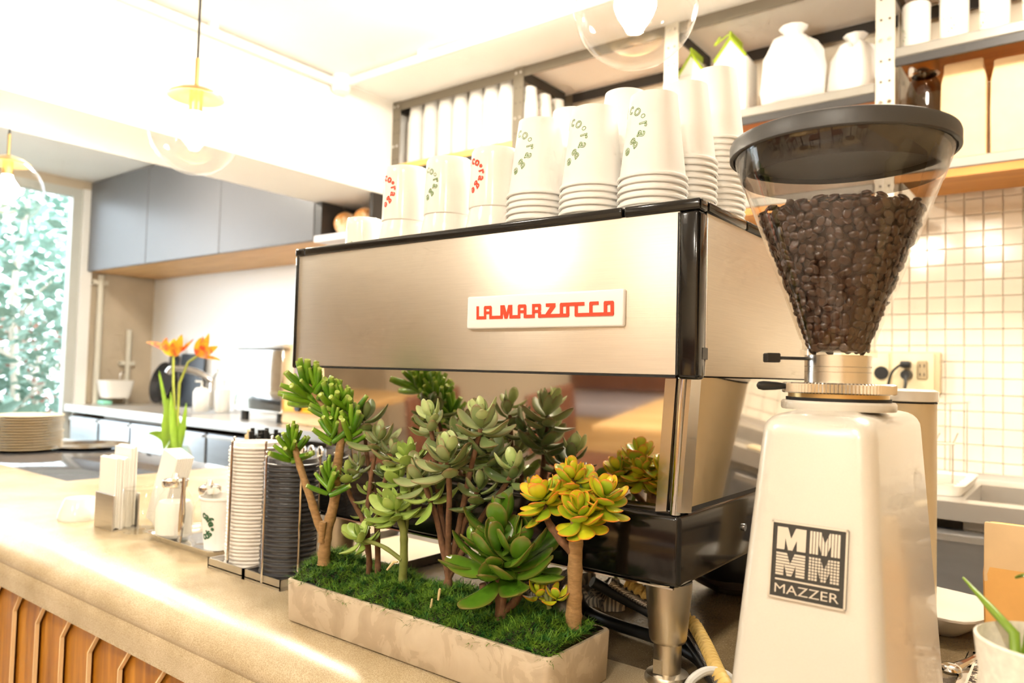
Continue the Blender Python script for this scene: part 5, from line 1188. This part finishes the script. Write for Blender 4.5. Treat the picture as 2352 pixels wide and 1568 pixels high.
# white liner boards on the shelves (bright tops)
def shelf_cup(x, y, z, n, lab, grp, logo=False):
    for k in range(n):
        o = link('paper_cup', cup_me, None); o.location = (x,y,z+.001+k*.0087); o.scale = (.96,)*3; o.rotation_euler = (0,0,0)
        tag(o, ('white paper cup on top of ' if k == n-1 else 'white paper cup within ') + lab, 'paper cup', grp)
        if logo and k == n-1: link('printed_logo', curved_logo(RING, .026, .0165, lambda z: .0415-.0125*z/.108, logo_az((x,y),28), .06, outline=.0004).mesh('printed_logo', None), GREENINK, o)
nth = ('first','second','third','fourth','fifth','sixth','seventh')
for k, px in enumerate((957,990,1025,1058,1094,1128,1163)):
    x = at(px,300,1,1.66).x; zt = at(px,(240,228,212,210,200,192,182)[k],1,1.66).z
    shelf_cup(x, 1.66, 1.29, max(2, round((zt-1.29-.104)/.0087)+1), 'the %s stack in the left bay' % nth[k], 'paper cups in the left shelf bay')
for k, (px, py, y) in enumerate(((1217,202,1.66),(1250,218,1.76),(1280,234,1.86))):
    x = at(px,py,1,y).x; zt = at(px,py,1,y).z
    shelf_cup(x, y, 1.23, max(2, round((zt-1.23-.104)/.0087)+1), 'the %s printed stack in the second bay' % nth[k], 'printed paper cups in the second shelf bay', True)
# gable-top cartons
GRN = pm('leaf_green', lin(160,186,40), .5); CART = pm('carton_white', (.84,.82,.78,1), .5)
for k, (px, lab) in enumerate(((1600,'left gable-top carton with green roof fold on the shelf'),(1690,'right gable-top carton with green roof fold on the shelf'))):
    x = at(px,150,1,1.70).x; y = 1.70; z = 1.231; w2 = .056 if k else .05; h = .180+.02*k
    t = thing('gable_carton', lab, 'carton', (x,y,z), 0, 'gable cartons on the shelf')
    build('box', MB().rbox((x,y,z+h/2), (2*w2,2*w2,h), .003, 1), CART, t)
    ra = z+h+.075
    build('roof', MB().add([(x-w2,y-w2,z+h),(x+w2,y-w2,z+h),(x+w2,y+w2,z+h),(x-w2,y+w2,z+h),(x,y-w2*.9,ra),(x,y+w2*.9,ra)], [(0,3,5,4),(1,4,5,2),(0,4,1),(2,5,3),(0,1,2,3)]), CART, t, None)
    for s_ in (-1,1): build('roof_edge', MB().tube([(x+s_*w2,y-w2-.001,z+h),(x,y-w2*.92,ra)], .005, 6), GRN, t)
    build('ridge', MB().box((x,y,ra+.010), (.006,2*w2,.022)), GRN, t, None)
    if k: build('loop', MB().tube(curve([(x-.005,y-w2,ra+.01),(x-.03,y-w2-.01,ra-.01),(x-.05,y-w2-.01,ra-.02),(x-.03,y-w2-.01,ra+.004)]), .003, 6), GRN, t)
BAGW = pm('white_bag', (.84,.83,.81,1), .55, bump=.6, bscale=14)
for k, (px, s_, y, lab) in enumerate(((1822,.93,1.68,'large puffy white bag tied at the top on the shelf'),(1965,.76,1.74,'smaller white bag beside the shelf post'))):
    x = at(px,150,1,y).x; z = 1.231; t = thing('plastic_bag', lab, 'bag', (x,y,z), 0, 'white bags on the shelf')
    g = MB().lathe([(0,0),(.080*s_,0),(.098*s_,.02),(.104*s_,.07*s_),(.103*s_,.13*s_),(.096*s_,.185*s_),(.078*s_,.22*s_),(.048*s_,.238*s_),(.026*s_,.243*s_)], 48)
    g.v = [(vx*(1+.05*math.sin(9*math.atan2(vy,vx)+vz*40)+.03*math.sin(4*math.atan2(vy,vx))), vy*(1+.06*math.sin(7*math.atan2(vy,vx)+vz*25)), vz+.012*vz/.2*math.sin(5*math.atan2(vy,vx))) for vx,vy,vz in g.v]
    build('bag', MB().merge(g, Matrix.Translation((x,y,z))), BAGW, t, 70); build('knot', MB().lathe([(.030*s_,.236*s_),(.022*s_,.250*s_),(.034*s_,.268*s_),(.050*s_,.286*s_),(.030*s_,.280*s_),(.012*s_,.262*s_),(0,.258*s_)], 9, (x,y,z)), BAGW, t, 70)
# right bay: jar and kraft bags below, canisters above
x = at(2122,240,1,1.70).x; z = .976; zt = at(2122,140,1,1.70).z; H = zt-z
t = thing('storage_jar', 'tall dark glass jar with silver lid on the right shelf', 'jar', (x,1.70,z))
DG = thin_glass('smoky_glass', (.55,.50,.44), ior=1.5)
build('glass', MB().lathe([(0,.003),(.044,.002),(.047,.01),(.047,H*.70),(.042,H*.78),(.032,H*.84),(.032,H*.9)], 30, (x,1.70,z)), DG, t); build('coffee', MB().cyl((x,1.70,z+.006), (x,1.70,z+H*.35), .042, n=24), pm('dark_coffee', (.03,.018,.01,1), .5), t)
build('lid', MB().lathe([(.034,H*.86),(.042,H*.87),(.042,H*.97),(.038,H),(0,H)], 30, (x,1.70,z)), CHROME, t)
for k, (pxa, pxb, py, lab) in enumerate(((2160,2265,140,'left kraft coffee bag with folded top on the right shelf'),(2275,2390,128,'right kraft coffee bag with folded top on the right shelf'))):
    y = 1.66; xa, xb = at(pxa,240,1,y).x, at(pxb,240,1,y).x; zt = at(pxa+30,py,1,y).z
    t = thing('coffee_bag', lab, 'coffee bag', ((xa+xb)/2,y+.035,z), 0, 'kraft coffee bags')
    hh = zt-z; build('sack', loft([(rrect(xa,xb,y,y+.07,.006,2),z),(rrect(xa-.001,xb+.001,y-.003,y+.072,.006,2),z+hh*.45),(rrect(xa,xb,y+.004,y+.062,.006,2),z+hh*.8),(rrect(xa+.010,xb-.010,y+.016,y+.04,.004,2),z+hh)]), KRAFTL, t, 40)
    build('fold', MB().rbox(((xa+xb)/2,y+.013,z+hh*.90), (xb-xa-.014,.008,hh*.18), .002, 2, Matrix.Rotation(-.12,3,'X')), KRAFTL, t)
    build('label_band', MB().box(((xa+xb)/2-.01,y-.0015,z+hh*.40), ((xb-xa)*.5,.001,.004)), KRAFT, t, None)
for k, px in enumerate((2105,2192,2285,2385)):
    x = at(px,40,1,1.68).x; z4 = 1.321
    o = solid('white_canister', MB().lathe([(0,.003),(.032,.003),(.034,0),(.036,.004),(.038,.10),(.0385,.145),(.036,.150),(.0,.150)], 32, (x,1.68,z4)), WHITEC, 'white canister with green print, %s from the post on the top right shelf' % nth[k], 'canister', (x,1.68,z4), 'white canisters on the top right shelf')
    link('printed_logo', curved_logo(RING, .022, .014, lambda z: .0385, logo_az((x,1.68),(10,60,25,40)[k]), .055).mesh('printed_logo', None), GREENINK, o)

# ================================================================ garden outside the window
GRASS = pm('garden_ground', lin(150,150,140), .9, var=.3, scale=4)
solid('garden_ground', MB().span(-14,XL-.12,-6,9,FZ-.12,FZ-.02), GRASS, 'green ground of the garden outside the window', 'ground', (-9,1.5,FZ-.1))
FOL = [leaf_mat('garden_leaf_a', lin(80,112,98), lin(130,160,146), lin(110,140,120), .5), leaf_mat('garden_leaf_b', lin(96,116,50), lin(140,150,70), lin(130,150,70), .5), leaf_mat('garden_leaf_c', lin(140,90,76), lin(160,120,104), lin(150,100,80), .5)]
TRK = pm('garden_bark', lin(190,180,165), .8, var=.2, scale=20)
def tree(label, base, h, spread, nl, mi, ls):
    t = thing('garden_tree', label, 'tree', base, 0, 'garden trees'); b = Vector(base)
    stem(t, [b, b+Vector((.03,.05,h*.35)), b+Vector((-.04,.02,h*.7)), b+Vector((.0,.08,h))], .045, .015, TRK, 'trunk')
    for k in range(6):
        a = k*2.1; z = h*(.3+.1*k); stem(t, [b+Vector((0,.03,z)), b+Vector((math.cos(a)*spread*.5,math.sin(a)*spread*.5,z+.2)), b+Vector((math.cos(a)*spread*.9,math.sin(a)*spread*.9,z+.32))], .014, .006, TRK, 'branch')
    g = MB()
    for k in range(nl):
        a = random.random()*6.283; r = spread*math.sqrt(random.random()); z = h*random.uniform(.12,1.1)
        c = b+Vector((r*math.cos(a),r*math.sin(a),z)); u = Vector((random.gauss(0,1),random.gauss(0,1),random.gauss(0,.6))).normalized(); w = u.orthogonal().normalized(); L_ = ls*random.uniform(.6,1.3)
        g.add([c, c+u*L_*.5+w*L_*.28, c+u*L_, c+u*L_*.5-w*L_*.28], [(0,1,2,3)])
    build('foliage', g, FOL[mi], t, None)
tree('slim garden tree with pale trunk just outside the window', (-6.6,1.55,FZ-.02), 2.6, .8, 1300, 0, .12)
tree('leafy green tree farther back in the garden', (-10.2,3.4,FZ-.02), 3.0, 1.3, 2600, 0, .15)
tree('yellow-green shrub at the left of the window', (-6.3,.70,FZ-.02), 2.4, .55, 420, 1, .10)
tree('reddish shrub low outside the window', (-7.2,1.95,FZ-.02), 1.5, .6, 420, 2, .07)
tree('dense bush behind the slim tree', (-8.0,1.2,FZ-.02), 1.6, 1.0, 1900, 0, .13)
t = thing('palm_shrub', 'low palm shrub with fanned fronds outside the window', 'shrub', (-6.1,1.05,FZ-.02))
for k in range(16):
    a = k*.41; b = Vector((-6.1,1.05,FZ)); e = b+Vector((math.cos(a)*.7,math.sin(a)*.55,.75+.3*math.sin(k*2.3)))
    build('frond', blade(b, (b+e)/2+Vector((0,0,.45)), e, .07), FOL[0], t, 60)

# ================================================================ customer side, seen in the polished steel
TOPW = wood_mat('table_wood', lin(206,164,104), lin(232,196,140), 2, (1,8,8), .4); LEA = pm('brown_leather', lin(120,76,54), .5, var=.1, scale=12)
for k, (x, y, lab) in enumerate(((-.95,-2.2,'light wooden cafe table on the customer side, left'),(1.2,-2.3,'light wooden cafe table directly behind the viewer'),(-3.2,-2.0,'light wooden cafe table nearest the window'))):
    t = thing('cafe_table', lab, 'table', (x,y,FZ), 0, 'cafe tables')
    build('tabletop', MB().rbox((x,y,FZ+.73), (.75,.70,.035), .006, 2), TOPW, t); build('column', MB().cyl((x,y,FZ+.02), (x,y,FZ+.715), .03, n=16), BLACKP, t); build('foot_plate', MB().cyl((x,y,FZ), (x,y,FZ+.02), .22, n=28), BLACKP, t)
    for sx, side in ((-1,'left'),(1,'right')):
        cx = x+sx*.62
        c = thing('cafe_chair', 'brown leather chair on the %s side of %s' % (side, ('the left cafe table','the cafe table behind the viewer','the window cafe table')[k]), 'chair', (cx,y,FZ), 0, 'cafe chairs')
        build('seat', MB().rbox((cx,y,FZ+.45), (.42,.42,.06), .02, 3), LEA, c); build('backrest', MB().rbox((cx+sx*.20,y,FZ+.68), (.04,.40,.30), .018, 3), LEA, c)
        for ax in (-.18,.18):
            for ay in (-.18,.18): build('leg', MB().cyl((cx+ax,y+ay,FZ), (cx+ax,y+ay,FZ+.43), .014, n=10), BLACKP, c)
t = thing('wall_bench', 'long pale upholstered bench along the rear wall', 'bench', (-.6,-3.85,FZ))
build('seat', MB().rbox((-.6,-3.85,FZ+.42), (4.6,.5,.10), .03, 3), pm('lavender_fabric', lin(176,168,176), .8), t); build('plinth', MB().span(-2.9,1.7,-4.05,-3.65,FZ,FZ+.37), TOPW, t, None); build('backrest', MB().rbox((-.6,-4.12,FZ+.70), (4.6,.10,.45), .03, 3), LEA, t)
